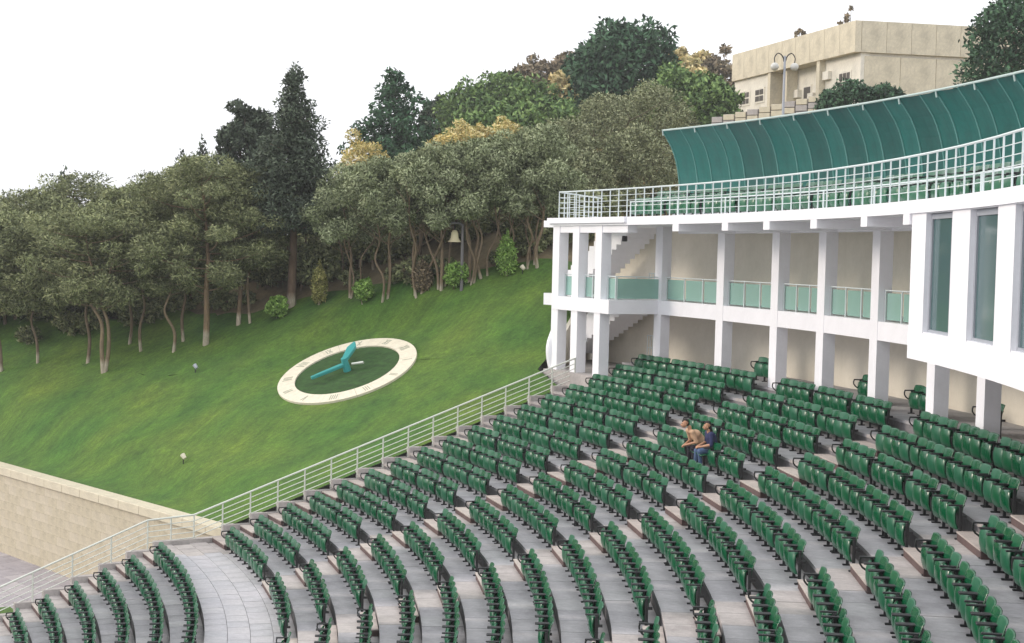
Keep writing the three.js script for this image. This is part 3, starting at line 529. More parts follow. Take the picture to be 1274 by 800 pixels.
// H total height, W crown width, kinds differ in habit; heights in metres, base at the origin
function treeGeo(kind, H, W, seed, n, o = {}) {
  n = Math.round(n * (n > 5000 ? 1.35 : 1.1)); const r = rng(seed), clumps = [], wood = [], half = W / 2, pal = FOL[o.pal || kind];
  const cl = (x, y, z, s, fy = 0.7, droop = 0) => clumps.push({ c: V(x, y, z), r: [s, s * fy, s], w: s * s, droop });
  let len = o.leaf || 0.2, wid = o.wid || 0.08, wash = o.wash ?? 0;
  if (kind === 'pine') {
    const low = o.low ?? 0.42, stems = o.stems || 1;
    for (let s = 0; s < stems; s++) {
      const lean = V(wob(r, 0.09 * H) + (stems > 1 ? (s - 0.5) * H * 0.24 : 0), 0, wob(r, 0.08 * H)), path = [V(0, -0.4, 0)];
      for (let i = 1; i <= 6; i++) path.push(V(lean.x * i / 6 + wob(r, 0.035 * H * (i < 6 ? 1 : 0)), H * 0.9 * i / 6, lean.z * i / 6 + wob(r, 0.03 * H)));
      const r0 = (o.trunk || 0.022) * H * 0.74; wood.push(limb(path, r0, r0 * 0.25, 8, 36));
      const cv = new THREE.CatmullRomCurve3(path), nb = Math.round(34 / stems);
      for (let i = 0; i < nb; i++) {
        const t = lerp(low, 1, (i + r() * 0.8) / nb), st = cv.getPoint(clamp(t, 0, 1)), prof = Math.sin(Math.PI * clamp((t - low) / (1.12 - low) * 0.86 + 0.14, 0, 1)), a = i * 2.4 + r(), L = half * prof * (0.6 + r() * 0.55);
        const e = st.clone().add(V(Math.cos(a) * L, L * 0.22 + wob(r, 0.1 * H * 0.3), Math.sin(a) * L));
        wood.push(limb([st, st.clone().lerp(e, 0.5).add(V(0, -0.06 * L, 0)), e], r0 * 0.3, r0 * 0.08, 5, 4));
        const s2 = W * (0.085 + r() * 0.06); cl(e.x, e.y + s2 * 0.2, e.z, s2, 0.62); cl(lerp(st.x, e.x, 0.6) + wob(r, s2), lerp(st.y, e.y, 0.6) + s2 * 0.4, lerp(st.z, e.z, 0.6) + wob(r, s2), s2 * 0.85, 0.6);
      }
      const tp = cv.getPoint(1); cl(tp.x, tp.y, tp.z, W * 0.17, 0.7);
    }
  } else if (kind === 'olive') {
    const stems = o.stems || 3;
    for (let s = 0; s < stems; s++) {
      const a = s / stems * 6.28 + r() * 1.2, sp = half * (0.25 + r() * 0.5), path = [V(Math.cos(a) * 0.12, -0.4, Math.sin(a) * 0.12)], hh = H * (0.62 + r() * 0.2);
      for (let i = 1; i <= 5; i++) path.push(V(Math.cos(a) * sp * i / 5 + wob(r, 0.04 * H), hh * i / 5, Math.sin(a) * sp * i / 5 + wob(r, 0.04 * H)));
      const r0 = 0.0115 * H * (0.7 + r() * 0.6); wood.push(limb(path, r0, r0 * 0.35, 7, 30));
      const cv = new THREE.CatmullRomCurve3(path);
      for (let i = 0; i < 7; i++) { const t = 0.45 + 0.55 * r(), st = cv.getPoint(t), b = r() * 6.28, L = half * (0.3 + r() * 0.5), e = st.clone().add(V(Math.cos(b) * L, H * 0.08 + r() * H * 0.12, Math.sin(b) * L)); wood.push(limb([st, st.clone().lerp(e, 0.5).add(V(0, -0.05, 0)), e], r0 * 0.4, r0 * 0.1, 5, 3)); }
    }
    const nC = o.clumps || 46, low = o.low ?? 0.45;
    for (let i = 0; i < nC; i++) { const a = i * 2.399, f = Math.sqrt((i + 0.5) / nC), yy = Math.sqrt(Math.max(0, 1 - f * f * 0.9)), s = W * (0.085 + r() * 0.07), lo = r() < 0.4; cl(Math.cos(a) * half * f * 0.9, H * (low + (1 - low) * (lo ? yy * r() * 0.7 : yy) * 0.93) + wob(r, 0.03 * H), Math.sin(a) * half * f * 0.9, s, 0.85); }
  } else if (kind === 'conifer') {
    const low = o.low ?? 0.25, r0 = 0.021 * H; wood.push(limb([V(0, -0.4, 0), V(wob(r, 0.1), H * 0.35, wob(r, 0.1)), V(wob(r, 0.15), H * 0.7, wob(r, 0.15)), V(0, H * 0.97, 0)], r0, r0 * 0.12, 8, 36));
    const layers = o.layers || 15;
    for (let i = 0; i < layers; i++) {
      const t = i / (layers - 1), y = H * lerp(low, 0.97, t), rad = half * (o.shape ? o.shape(t) : Math.pow(1 - t, 0.75) * (0.75 + 0.25 * Math.sin(i * 2.1)) + 0.05), nb = Math.max(2, Math.round(8 * (1 - t) + 2));
      for (let k = 0; k < nb; k++) { const a = k / nb * 6.28 + i * 1.3 + r() * 0.7, L = rad * (0.55 + r() * 0.55), e = V(Math.cos(a) * L, y + L * 0.12 - r() * 0.2, Math.sin(a) * L); if (k % 2 === 0) wood.push(limb([V(0, y - L * 0.1, 0), e], r0 * 0.22, r0 * 0.06, 4, 2)); cl(e.x, e.y, e.z, Math.max(0.2, W * (0.07 + 0.055 * (1 - t))) * (0.8 + r() * 0.5), 0.75, 0.15); cl(e.x * 0.5, e.y + 0.15, e.z * 0.5, W * 0.12 * (1.1 - t * 0.5), 0.9); }
    }
    for (let k = 0; k < 3; k++) cl(0, H * (0.95 + 0.02 * k), 0, 0.13 * half * (1 - k * 0.2) + 0.08, 1.4);
  } else if (kind === 'cypress') {
    const low = o.low ?? 0.06; wood.push(limb([V(0, -0.3, 0), V(0, H * 0.5, 0), V(0, H * 0.9, 0)], 0.018 * H + 0.03, 0.02, 6, 3));
    for (let i = 0; i < 34; i++) { const t = (i + 0.5) / 34, rad = half * Math.pow(Math.sin(Math.PI * clamp(lerp(0.2, 1, t), 0, 1)), 0.8) * (1 - t * 0.35), a = i * 2.4; cl(Math.cos(a) * rad * 0.55, H * lerp(low + 0.06, 0.96, t), Math.sin(a) * rad * 0.55, Math.max(rad * 0.62, 0.06), 1.3); }
  } else {                                                 // round crowned broadleaf
    const low = o.low ?? 0.3, r0 = 0.022 * H, path = [V(0, -0.4, 0), V(wob(r, 0.2), H * 0.25, wob(r, 0.2)), V(wob(r, 0.3), H * 0.6, wob(r, 0.3))]; wood.push(limb(path, r0, r0 * 0.5, 8, 8));
    const nC = o.clumps || 60;
    for (let i = 0; i < nC; i++) { const th = i * 2.399, cz = 1 - 2 * (i + 0.5) / nC, sz = Math.sqrt(1 - cz * cz), k = 0.62 + r() * 0.3, s = W * (0.10 + r() * 0.07), cy = H * (1 + low) / 2, e = V(Math.cos(th) * sz * half * k, cy + cz * H * (1 - low) / 2 * k, Math.sin(th) * sz * half * k); cl(e.x, e.y, e.z, s, 0.85); if (i % 4 === 0) wood.push(limb([path[2].clone().multiplyScalar(0.8), e], r0 * 0.35, r0 * 0.08, 5, 3)); }
  }
  return { crown: leaves(clumps, n, len, wid, pal, r), trunk: paintBark(merge(wood), o.bark || '#6f6458', wash, r) };
}
function plantTree(name, label, group, kind, P, H, W, seed, n, o = {}) {
  const g = thing(name, label, o.category || 'tree', group), t = treeGeo(kind, H, W, seed, n, o);
  part(g, 'trunk', t.trunk, barkMat); part(g, 'crown', t.crown, folMat); g.position.copy(P); g.rotation.y = o.turn ?? (seed * 1.7) % 6.28; return g;
}
// a tree whose foot shows in the photograph
function footTree(name, label, group, kind, px, py, topPy, wPx, seed, n, o) { const P = groundAt(px, py), s = pix(P)[2] / FOCAL; return plantTree(name, label, group, kind, P, (py - topPy) * s, wPx * s, seed, n, o); }
// a tree whose foot is hidden: distance from what stands around it, foot on the terrain
function deepTree(name, label, group, kind, px, topPy, depth, wPx, seed, n, o) { const T = at(px, topPy, depth), y = terrain(T.x, T.z); return plantTree(name, label, group, kind, V(T.x, y, T.z), Math.max(1.2, T.y - y), wPx * depth / FOCAL, seed, n, o); }

// pines along the lower lawn edge
const PG = 'pines along the lawn edge';
const pineBark = '#9b8d77';
footTree('pine_tree', 'fork-trunked pine with whitewashed foot standing out on the lawn', PG, 'pine', 129, 463, 262, 150, 11, 15000, { turn: 0.5757, stems: 2, low: 0.42, wash: 0.45, bark: pineBark, leaf: 0.19, wid: 0.05, trunk: 0.02 });
footTree('pine_tree', 'thin crooked pine with whitewashed foot between two larger pines', PG, 'pine', 215, 438, 270, 120, 12, 11000, { low: 0.46, wash: 0.4, bark: pineBark, leaf: 0.19, wid: 0.05, trunk: 0.018 });
footTree('pine_tree', 'tall straight pine with thick reddish trunk beside the lawn', PG, 'pine', 256, 428, 192, 165, 13, 19000, { low: 0.28, wash: 0.5, bark: '#96846d', leaf: 0.19, wid: 0.05, trunk: 0.024 });
footTree('pine_tree', 'broad pine with whitewashed foot next to the tall dark conifer', PG, 'pine', 296, 404, 205, 130, 14, 14000, { low: 0.38, wash: 0.4, bark: '#8a7a67', leaf: 0.19, wid: 0.05 });
for (const [px, py, top, w, sd, n] of [[2, 462, 262, 140, 15, 14000], [47, 452, 275, 130, 16, 12000], [176, 436, 255, 120, 17, 9000], [108, 452, 250, 110, 18, 9000], [229, 424, 235, 110, 19, 9000], [312, 402, 230, 100, 20, 8000], [160, 428, 240, 110, 21, 8000]])
  footTree('pine_tree', 'dusky grey-green pine in the shaded edge of the wood', 'pines in the shaded edge of the wood', 'pine', px, py, top, w, sd, n, { low: 0.38, wash: 0.35, bark: '#8a7d6c', leaf: 0.2, wid: 0.055, trunk: 0.016 });
for (const [px, top, d, w, sd] of [[-40, 255, 78, 150, 31], [40, 238, 82, 150, 32], [100, 222, 86, 150, 33], [150, 232, 80, 120, 34], [200, 222, 84, 140, 35], [250, 205, 80, 130, 36], [300, 200, 80, 120, 37], [20, 262, 74, 120, 38], [340, 230, 76, 110, 39], [130, 250, 74, 120, 46], [70, 270, 73, 120, 47], [270, 250, 73, 110, 48]])
  deepTree('pine_tree', 'dark pine deep in the wood behind the lawn edge', 'pines deep in the wood', 'pine', px, top, d, w, sd, 9000, { low: 0.25, bark: '#8a7d6c', leaf: 0.24, wid: 0.08, pal: 'pine' });
// dark conifers
footTree('conifer_tree', 'tallest dark conifer with a bare straight trunk at the lawn edge', null, 'conifer', 362, 381, 86, 132, 41, 24000, { low: 0.34, pal: 'dark', wash: 0.55, bark: '#7b6a5c', leaf: 0.2, wid: 0.08, layers: 17, shape: t => (0.95 - 0.85 * Math.pow(Math.max(0, (t - 0.25) / 0.75), 0.95)) * (0.85 + 0.15 * Math.sin(t * 40)) });
deepTree('conifer_tree', 'dark round-topped conifer just behind the tallest conifer', null, 'round', 308, 118, 78, 84, 42, 12000, { low: 0.35, pal: 'dark', leaf: 0.3, wid: 0.12, clumps: 70 });
deepTree('conifer_tree', 'blue-green conifer rising behind the yellow-topped trees', null, 'conifer', 492, 90, 92, 128, 43, 15000, { low: 0.2, pal: 'deep', leaf: 0.34, wid: 0.14, shape: t => 1.0 - 0.85 * t * t });
for (const [px, top, w, sd] of [[252, 158, 44, 44], [226, 176, 56, 45], [80, 198, 60, 49]]) deepTree('cypress_tree', 'narrow dark cypress tip above the pine wood', 'cypress tips above the pines', 'cypress', px, top, 92, w, sd, 4500, { pal: 'dark', leaf: 0.3, wid: 0.12, low: 0.1 });
// olive-like trees with twisted stems
const OG = 'twisted grey-green trees along the upper lawn edge';
for (const [px, py, top, w, sd, st] of [[437, 371, 212, 120, 51, 3], [478, 371, 198, 110, 52, 3], [520, 367, 190, 110, 53, 4], [549, 358, 183, 110, 54, 3], [585, 352, 178, 100, 55, 3], [604, 344, 176, 105, 56, 2], [634, 338, 172, 100, 57, 3], [668, 330, 160, 110, 58, 3], [655, 334, 190, 90, 59, 2]])
  footTree('olive_tree', `twisted grey-green tree at the lawn edge, ${ORD[sd - 51]} counting from the tallest conifer`, OG, 'olive', px, py, top, w, sd, 14000, { stems: st, low: 0.5, bark: '#968874', wash: 0.18, leaf: 0.15, wid: 0.06 });
for (const [px, top, d, w, sd] of [[400, 232, 74, 90, 61], [455, 205, 76, 100, 62], [510, 196, 76, 100, 63], [560, 186, 76, 100, 64], [610, 180, 76, 100, 65], [655, 170, 76, 110, 66]])
  deepTree('olive_tree', 'dim grey-green tree in the second line of the wood', 'second line of grey-green trees', 'olive', px, top, d, w, sd, 8000, { low: 0.15, clumps: 60, stems: 3, bark: '#8a7d6c', leaf: 0.2, wid: 0.08, pal: 'olive' });
for (const [px, top, d, w, sd] of [[700, 150, 76, 110, 71], [752, 118, 80, 120, 72], [812, 106, 84, 120, 73], [790, 160, 76, 110, 74], [725, 190, 72, 90, 75]])
  deepTree('olive_tree', 'tall feathery grey tree behind the end of the white grandstand', 'grey trees behind the grandstand end', 'olive', px, top, d, w, sd, 13000, { low: 0.1, clumps: 70, stems: 4, bark: '#6d6253', leaf: 0.17, wid: 0.07, pal: 'grey' });
// yellow crowns, low sun glow painted in, and the trees of the hill
for (const [px, top, d, w, sd] of [[450, 160, 84, 66, 81], [575, 146, 86, 58, 82], [628, 140, 88, 60, 83], [600, 150, 87, 50, 84], [545, 162, 84, 46, 85]]) deepTree('sun_tinted_tree', 'crown above the grey-green trees with sun glow painted as golden yellow leaves', 'crowns with painted golden sun glow above the wood', 'round', px, top, d, w, sd, 5000, { pal: 'yellow', low: 0.3, leaf: 0.2, wid: 0.08, clumps: 40 });
deepTree('broadleaf_tree', 'large deep green tree on the skyline of the hill', null, 'round', 778, 22, 118, 138, 91, 13000, { pal: 'deep', low: 0.2, leaf: 0.5, wid: 0.24, clumps: 80 });
for (const [px, top, d, w, sd] of [[850, 84, 112, 110, 92], [885, 92, 110, 80, 93]]) deepTree('broadleaf_tree', 'fresh green bushy tree beside the hilltop house', 'green trees beside the hilltop house', 'round', px, top, d, w, sd, 8000, { pal: 'green', low: 0.1, leaf: 0.4, wid: 0.2 });
for (const [px, top, d, w, sd] of [[585, 100, 125, 80, 94], [625, 88, 130, 90, 95], [660, 98, 122, 90, 96], [690, 120, 112, 80, 97], [640, 122, 105, 90, 98], [595, 128, 104, 80, 99], [545, 112, 130, 46, 100]]) deepTree('broadleaf_tree', 'hazy green tree on the hill slope above the golden crowns', 'green trees on the hill slope', 'round', px, top, d, w, sd, 5000, { pal: sd === 100 ? 'dark' : 'green', low: 0.1, leaf: 0.45, wid: 0.22 });
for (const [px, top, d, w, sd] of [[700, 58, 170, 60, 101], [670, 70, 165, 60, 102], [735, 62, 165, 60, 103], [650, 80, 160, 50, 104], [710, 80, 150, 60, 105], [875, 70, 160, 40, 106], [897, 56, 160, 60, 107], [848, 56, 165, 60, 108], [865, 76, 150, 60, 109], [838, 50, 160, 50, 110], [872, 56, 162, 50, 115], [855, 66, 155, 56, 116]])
  deepTree('hill_tree', sd > 107 || sd === 105 ? 'bush near the hilltop with evening sun glow painted as straw-coloured leaves' : 'brownish bush near the top of the hill', sd > 107 || sd === 105 ? 'hilltop bushes with painted sun glow' : 'brown hilltop bushes', 'round', px, top, d, w, sd, 3500, { pal: sd > 107 || sd === 105 ? 'sunGlowStraw' : 'brown', low: 0.1, leaf: 0.6, wid: 0.3, clumps: 36 });  // straw leaves imitate the warm glow on the hilltop
deepTree('broadleaf_tree', 'dark green tree overhanging the right end of the curved screen', null, 'round', 1284, -20, 82, 160, 111, 14000, { pal: 'deep', low: 0.3, leaf: 0.3, wid: 0.15, clumps: 90 });
for (const [px, top, w, sd] of [[1060, 98, 70, 112], [1100, 104, 60, 113], [1035, 112, 50, 114]]) deepTree('dark_bush', 'dark bush in front of the hilltop house', 'dark bushes before the hilltop house', 'round', px, top, 92, w, sd, 4500, { pal: 'deep', low: 0.35, leaf: 0.3, wid: 0.15, category: 'bush' });

// small plants along the lawn edge
for (const [px, py, top, w, pal, sd, nm, lb] of [[397, 379, 322, 22, 'straw', 121, 'young_cypress', 'small pointed yellow-green cypress beside the tallest conifer'], [630, 343, 284, 28, 'fresh', 122, 'young_cypress', 'bushy pointed green cypress near the grandstand end'], [345, 397, 368, 28, 'fresh', 123, 'bush', 'round bright green bush near the tallest conifer'], [453, 377, 346, 26, 'fresh', 124, 'bush', 'round bright green bush below the twisted trees'], [568, 358, 326, 30, 'fresh', 125, 'bush', 'leafy green bush behind the bell lamp post'], [525, 362, 320, 28, 'brown', 126, 'young_cypress', 'rusty brown cypress shrub among the twisted stems']])
  footTree(nm, lb, null, nm === 'bush' ? 'round' : 'cypress', px, py, top, w, sd, 2600, { pal, low: 0.05, leaf: 0.12, wid: 0.06, clumps: 30, category: nm === 'bush' ? 'bush' : 'cypress' });
{ // rough undergrowth between the trunks
  const r = rng(404);
  for (let i = 0; i < 20; i++) { const px = r() * 690 - 10, P = groundAt(px, lerp(440, 326, clamp(px / 680, 0, 1)) - r() * 16), s = 0.3 + r() * 0.5; plantTree('undergrowth_bush', 'low green bush in the undergrowth between the tree trunks', 'undergrowth between the trunks', 'round', P, s * 1.5, s * 2.2, 500 + i, 700, { pal: 'pine', low: 0, leaf: 0.2, wid: 0.1, clumps: 14, category: 'bush' }); }
}
for (let i = 0; i < 26; i++) { const px = -40 + i * 29, tp = lerp(318, 262, clamp(px / 680, 0, 1)) + (i % 4) * 7; deepTree('thicket_bush', 'tall dense thicket filling the depth of the wood', 'dark thickets in the wood', 'round', px, tp, (px < 330 ? 73.5 : px < 540 ? 69 : 67.8) + (i % 3) * 1.5, 92, 900 + i, 4600, { pal: 'pine', low: 0, leaf: 0.26, wid: 0.12, clumps: 44, category: 'bush' }); }
for (const [px, tp, d, sd] of [[664, 282, 66, 961], [690, 262, 66.5, 962], [712, 250, 67, 963], [735, 240, 68, 964]]) deepTree('thicket_bush', 'tall dense thicket filling the depth of the wood', 'dark thickets in the wood', 'round', px, tp, d, 76, sd, 4600, { pal: 'pine', low: 0, leaf: 0.26, wid: 0.12, clumps: 44, category: 'bush' });
for (const [px, tp, d, w, sd] of [[995, 26, 150, 16, 971], [1056, 4, 132, 22, 972]]) deepTree('skyline_tree', sd === 971 ? 'small thin tree top behind the long side of the hilltop house' : 'small thin tree top behind the corner of the hilltop house', null, 'round', px, tp, d, w, sd, 700, { pal: 'brown', low: 0.5, leaf: 0.4, wid: 0.16, clumps: 16 });
{ const r = rng(606); for (let i = 0; i < 34; i++) { const px = 560 + r() * 390, d = 128 + r() * 60, T = at(px, 100, d), y = terrain(T.x, T.z), k = r(), w = 3 + r() * 3; plantTree('hill_bush', k < 0.4 ? 'brownish scrub bush on the hill slope' : k < 0.7 ? 'scrub bush on the hill slope with sun glow painted as straw colour' : 'dull green scrub bush on the hill slope', k < 0.4 ? 'brown scrub on the hill' : k < 0.7 ? 'scrub with painted sun glow on the hill' : 'green scrub on the hill', 'round', V(T.x, y, T.z), 2 + r() * 2.4, w, 700 + i, 1500, { pal: k < 0.4 ? 'brown' : k < 0.7 ? 'sunGlowStraw' : 'olive', low: 0, leaf: 0.5, wid: 0.26, clumps: 22, category: 'bush' }); } }  // straw bushes carry the sun glow in their leaf colour
{ // bare stems deeper in the wood
  const r = rng(71);
  for (let i = 0; i < 46; i++) { const px = r() * 700 - 10, d = (px < 330 ? 70 : 67) + r() * 5, T = at(px, 300, d + 0.5), y = terrain(T.x, T.z), h = 2.2 + r() * 1.4, g = thing('tree_trunk', 'thin bare trunk in the dark of the wood', 'trunk', 'thin trunks in the wood'), k = V(wob(r, 0.6), h, wob(r, 0.6)); part(g, 'stem', paintBark(limb([V(0, -0.3, 0), V(k.x * 0.3 + wob(r, 0.15), h * 0.35, k.z * 0.3), V(k.x * 0.6 + wob(r, 0.15), h * 0.7, k.z * 0.7), k], 0.06 + r() * 0.06, 0.03, 6, 8), '#8a7d6c', r() < 0.4 ? 0.3 : -1, r), barkMat); g.position.set(T.x, y, T.z); }
}
{ // outcrop glimpsed between the left trunks
  const P = groundAt(30, 432), T = at(30, 400, pix(P)[2] + 9), g0 = new THREE.IcosahedronGeometry(1, 4), p = g0.attributes.position; for (let i = 0; i < p.count; i++) { const v = V(p.getX(i), p.getY(i), p.getZ(i)), k = 1 + fbm(v.x * 2, v.y * 2, v.z * 2) * 0.5; p.setXYZ(i, v.x * k * 2.6, v.y * k * 0.9, v.z * k * 1.2); } g0.computeVertexNormals();
  const m = new THREE.Mesh(g0, M.wall[1]); m.name = 'rock'; m.position.set(T.x, terrain(T.x, T.z) + 0.2, T.z); scene.add(m); tag(m, 'pale rock glimpsed between the trunks at the edge of the wood', 'rock');
}

// ---------------------------------------------------------------- bell lamp on the lawn, ground spots
{
  const P = groundAt(574, 361), s = pix(P)[2] / FOCAL, H = 82 * s, g = thing('bell_lamp', 'grey post with a cream bell-shaped lamp hanging from its arm', 'lamp'); g.position.copy(P);
  const left = AX.right.clone().multiplyScalar(-1).setY(0).normalize();
  part(g, 'post', limb([V(0, -0.3, 0), V(0, H * 0.5, 0), V(0, H, 0)], 0.075, 0.06, 8, 3), std({ color: '#6d6a6b', roughness: 0.6 }));
  part(g, 'arm', limb([V(0, H - 0.05, 0), left.clone().multiplyScalar(0.1).setY(H + 0.02), left.clone().multiplyScalar(0.5).setY(H + 0.02), left.clone().multiplyScalar(0.6).setY(H - 0.12)], 0.06, 0.05, 8, 8), std({ color: '#77777a', roughness: 0.6 }));
  const bell = new THREE.LatheGeometry([[0.02, 0.52], [0.1, 0.5], [0.15, 0.4], [0.17, 0.2], [0.22, 0.08], [0.3, 0], [0.27, 0], [0.2, 0.08], [0.14, 0.2], [0.02, 0.47]].map(([a, b]) => new THREE.Vector2(a, b)), 20); bell.translate(left.x * 0.34, H - 0.78, left.z * 0.34); part(g, 'bell_shade', bell, std({ color: '#d9cfa9', roughness: 0.5, side: THREE.DoubleSide }));
  part(g, 'hanger', bar(left.clone().multiplyScalar(0.34).setY(H - 0.3), left.clone().multiplyScalar(0.34).setY(H), 0.02), M.black);
}
for (const [px, py, lb] of [[228, 577, 'small white garden spotlight in the middle of the lower lawn'], [243, 464, 'small dark garden spotlight between the clock and the pines'], [650, 341, 'small white garden spotlight at the upper edge of the lawn']]) {
  const P = groundAt(px, py), g = thing('garden_spotlight', lb, 'lamp'); g.position.copy(P);
  part(g, 'stake', bar(V(0, -0.1, 0), V(0, 0.22, 0), 0.02), M.black); const h = new THREE.CylinderGeometry(0.1, 0.07, 0.2, 10); h.rotateZ(0.8); h.translate(0.02, 0.28, 0); part(g, 'lamp_head', h, lb.includes('dark') ? M.frame : M.clockWhite);
}

// ---------------------------------------------------------------- hilltop house
{
  const g = thing('hilltop_house', 'tan flat-roofed two storey house on the hill above the screen', 'house');
  const K = at(1065, 25, 110), Yt = K.y, L = at(918, 70, 129.5), Rr = at(1235, 30, 112); L.y = K.y; Rr.y = K.y;
  const ux = L.clone().sub(K).normalize(), uz = Rr.clone().sub(K).normalize(), len = 21.5, dep = 16.5, base = K.y - 11;
  const tan = std({ map: mottled('#cdc4ae', 0.2, 512, 3, [4, 18, 60]), roughness: 0.9 }), pale = std({ map: mottled('#dfdacd', 0.14, 512, 3, [4, 18, 60]), roughness: 0.9 }), dk = std({ color: '#4a453f', roughness: 0.7 });
  // local: x along the long facade, z along the short one, y up; box given by ranges
  const blk = (x0, x1, y0, y1, z0, z1) => { const F = new Faces(), q = (x, y, z) => K.clone().addScaledVector(ux, x).addScaledVector(uz, z).setY(Yt + y), c = [q(x0, y0, z0), q(x1, y0, z0), q(x1, y1, z0), q(x0, y1, z0), q(x0, y0, z1), q(x1, y0, z1), q(x1, y1, z1), q(x0, y1, z1)], dx = x1 - x0, dy = y1 - y0, dz = z1 - z0; const U = (w, h) => [[0, 0], [w, 0], [w, h], [0, h]]; const f = (a, b, cc, d, w, h) => F.quad(c[a], c[b], c[cc], c[d], ...U(w, h)); f(0, 1, 2, 3, dx, dy); f(5, 4, 7, 6, dx, dy); f(4, 0, 3, 7, dz, dy); f(1, 5, 6, 2, dz, dy); f(3, 2, 6, 7, dx, dz); f(4, 5, 1, 0, dx, dz); return F.build(); };
  // parapet and corner blocks
  part(g, 'wall', blk(0.35, len, -11, -2.36, 1.3, dep), pale);
  const NP = 9; for (let i = 0; i < NP; i++) part(g, 'fascia_panel', blk(i * len / NP + 0.02, (i + 1) * len / NP - 0.02, -2.35, 0.0, 0, 0.5), tan);
  for (let i = 0; i < 8; i++) part(g, 'fascia_panel', blk(-0.02, 0.34, -2.35, 0.0, 0.52 + i * 2, 0.52 + (i + 1) * 2 - 0.03), tan);
  part(g, 'roof', blk(0.36, len - 0.1, -2.35, -0.25, 0.51, dep - 0.1), tan);
  for (let i = 0; i < 5; i++) part(g, 'wall_panel', blk(0.15, 0.345, -11, -2.6, 0.9 + i * 2.9, 0.9 + (i + 1) * 2.9 - 0.04), tan);
  part(g, 'wall', blk(0.2, 5.6, -11, -2.36, 0.6, 1.29), pale);
  part(g, 'wall', blk(14.6, len, -11, -2.36, 0.3, 1.29), pale);
  part(g, 'pier', blk(5.61, 6.1, -11, -2.36, 0.1, 1.29), tan); part(g, 'pier', blk(11.6, 12.2, -11, -2.36, 0.35, 1.29), tan); part(g, 'pier', blk(14.1, 14.59, -11, -2.36, 0.1, 1.29), tan);
  const win = (x0, x1, y0, y1, z, n) => { const w = sub(g, 'window'); part(w, 'frame', blk(x0 - 0.1, x1 + 0.1, y0 - 0.1, y1 + 0.1, z - 0.04, z + 0.05), pale); for (let i = 0; i < n; i++) for (let j = 0; j < 2; j++) part(w, 'pane', blk(lerp(x0, x1, i / n) + 0.06, lerp(x0, x1, (i + 1) / n) - 0.06, lerp(y0, y1, j / 2) + 0.06, lerp(y0, y1, (j + 1) / 2) - 0.06, z - 0.07, z - 0.03), dk); };
  win(1.6, 3.3, -4.9, -3.6, 0.58, 3); win(15.6, 17.2, -4.6, -3.5, 0.28, 2); win(18.4, 20.2, -4.6, -3.5, 0.28, 3);
  win(6.8, 7.8, -6.4, -3.9, 1.28, 1); win(9.2, 10.4, -6.4, -3.9, 1.28, 1); win(12.6, 13.7, -5.6, -3.4, 1.28, 1);
  for (const [x, y] of [[8.3, -5.2], [10.9, -4.7], [4.6, -3.9]]) part(g, 'air_conditioner', blk(x, x + 0.9, y, y + 0.65, x < 6 ? 0.3 : 0.95, x < 6 ? 0.59 : 1.29), pale);
  part(g, 'ledge', blk(14.0, len + 0.4, -7.4, -7.05, -0.3, 0.29), dk);
  // rough stone wall below the house
  const w = thing('stone_wall', 'pale rubble stone wall below the hilltop house', 'wall'), r = rng(3);
  const A = at(886, 147, 96), B = at(1022, 118, 92), n = 9, WL = Math.hypot(B.x - A.x, B.z - A.z), th = Math.atan2(-(B.z - A.z), B.x - A.x);
  w.position.set(A.x, 0, A.z); w.rotation.y = th;
  for (let i = 0; i < n; i++) { const x0 = i * WL / n, top = lerp(A.y, B.y, (i + 0.5) / n); part(w, 'wall_core', box(WL / n + 0.01, 4, 0.5, x0 + WL / n / 2, top - 2, -0.2), M.concrete); for (let c = 0; c < 6; c++) part(w, 'stone_block', rbox(WL / n - 0.06 - r() * 0.05, 0.36, 0.16, 0.03, x0 + WL / n / 2, top - 0.2 - c * 0.4, 0.09 + r() * 0.04), r() < 0.5 ? M.pink[1] : M.coping); }
}
// globe street lamp before the house
{
  const d = 86, B = at(974, 150, d), y0 = terrain(B.x, B.z), top = at(974, 70, d).y, g = thing('street_lamp', 'black twin-armed street lamp with white globes', 'street lamp'); g.position.set(B.x, y0, B.z); const H = top - y0;
  part(g, 'post', limb([V(0, -0.3, 0), V(0, H * 0.5, 0), V(0, H, 0)], 0.1, 0.07, 8, 3), M.frame);
  const right = AX.right.clone().setY(0).normalize();
  for (const s of [-1, 1]) { const q = (x, y) => right.clone().multiplyScalar(s * x).setY(H + y); part(g, 'arm', limb([q(0, -0.5), q(0.15, 0), q(0.4, 0.15), q(0.6, -0.1), q(0.58, -0.4)], 0.04, 0.03, 6, 12), M.black); const gl = new THREE.SphereGeometry(0.24, 16, 12); const e = q(0.58, -0.64); gl.translate(e.x, e.y, e.z); part(g, 'globe', gl, std({ color: '#c6c6c0', roughness: 0.35 })); }
}

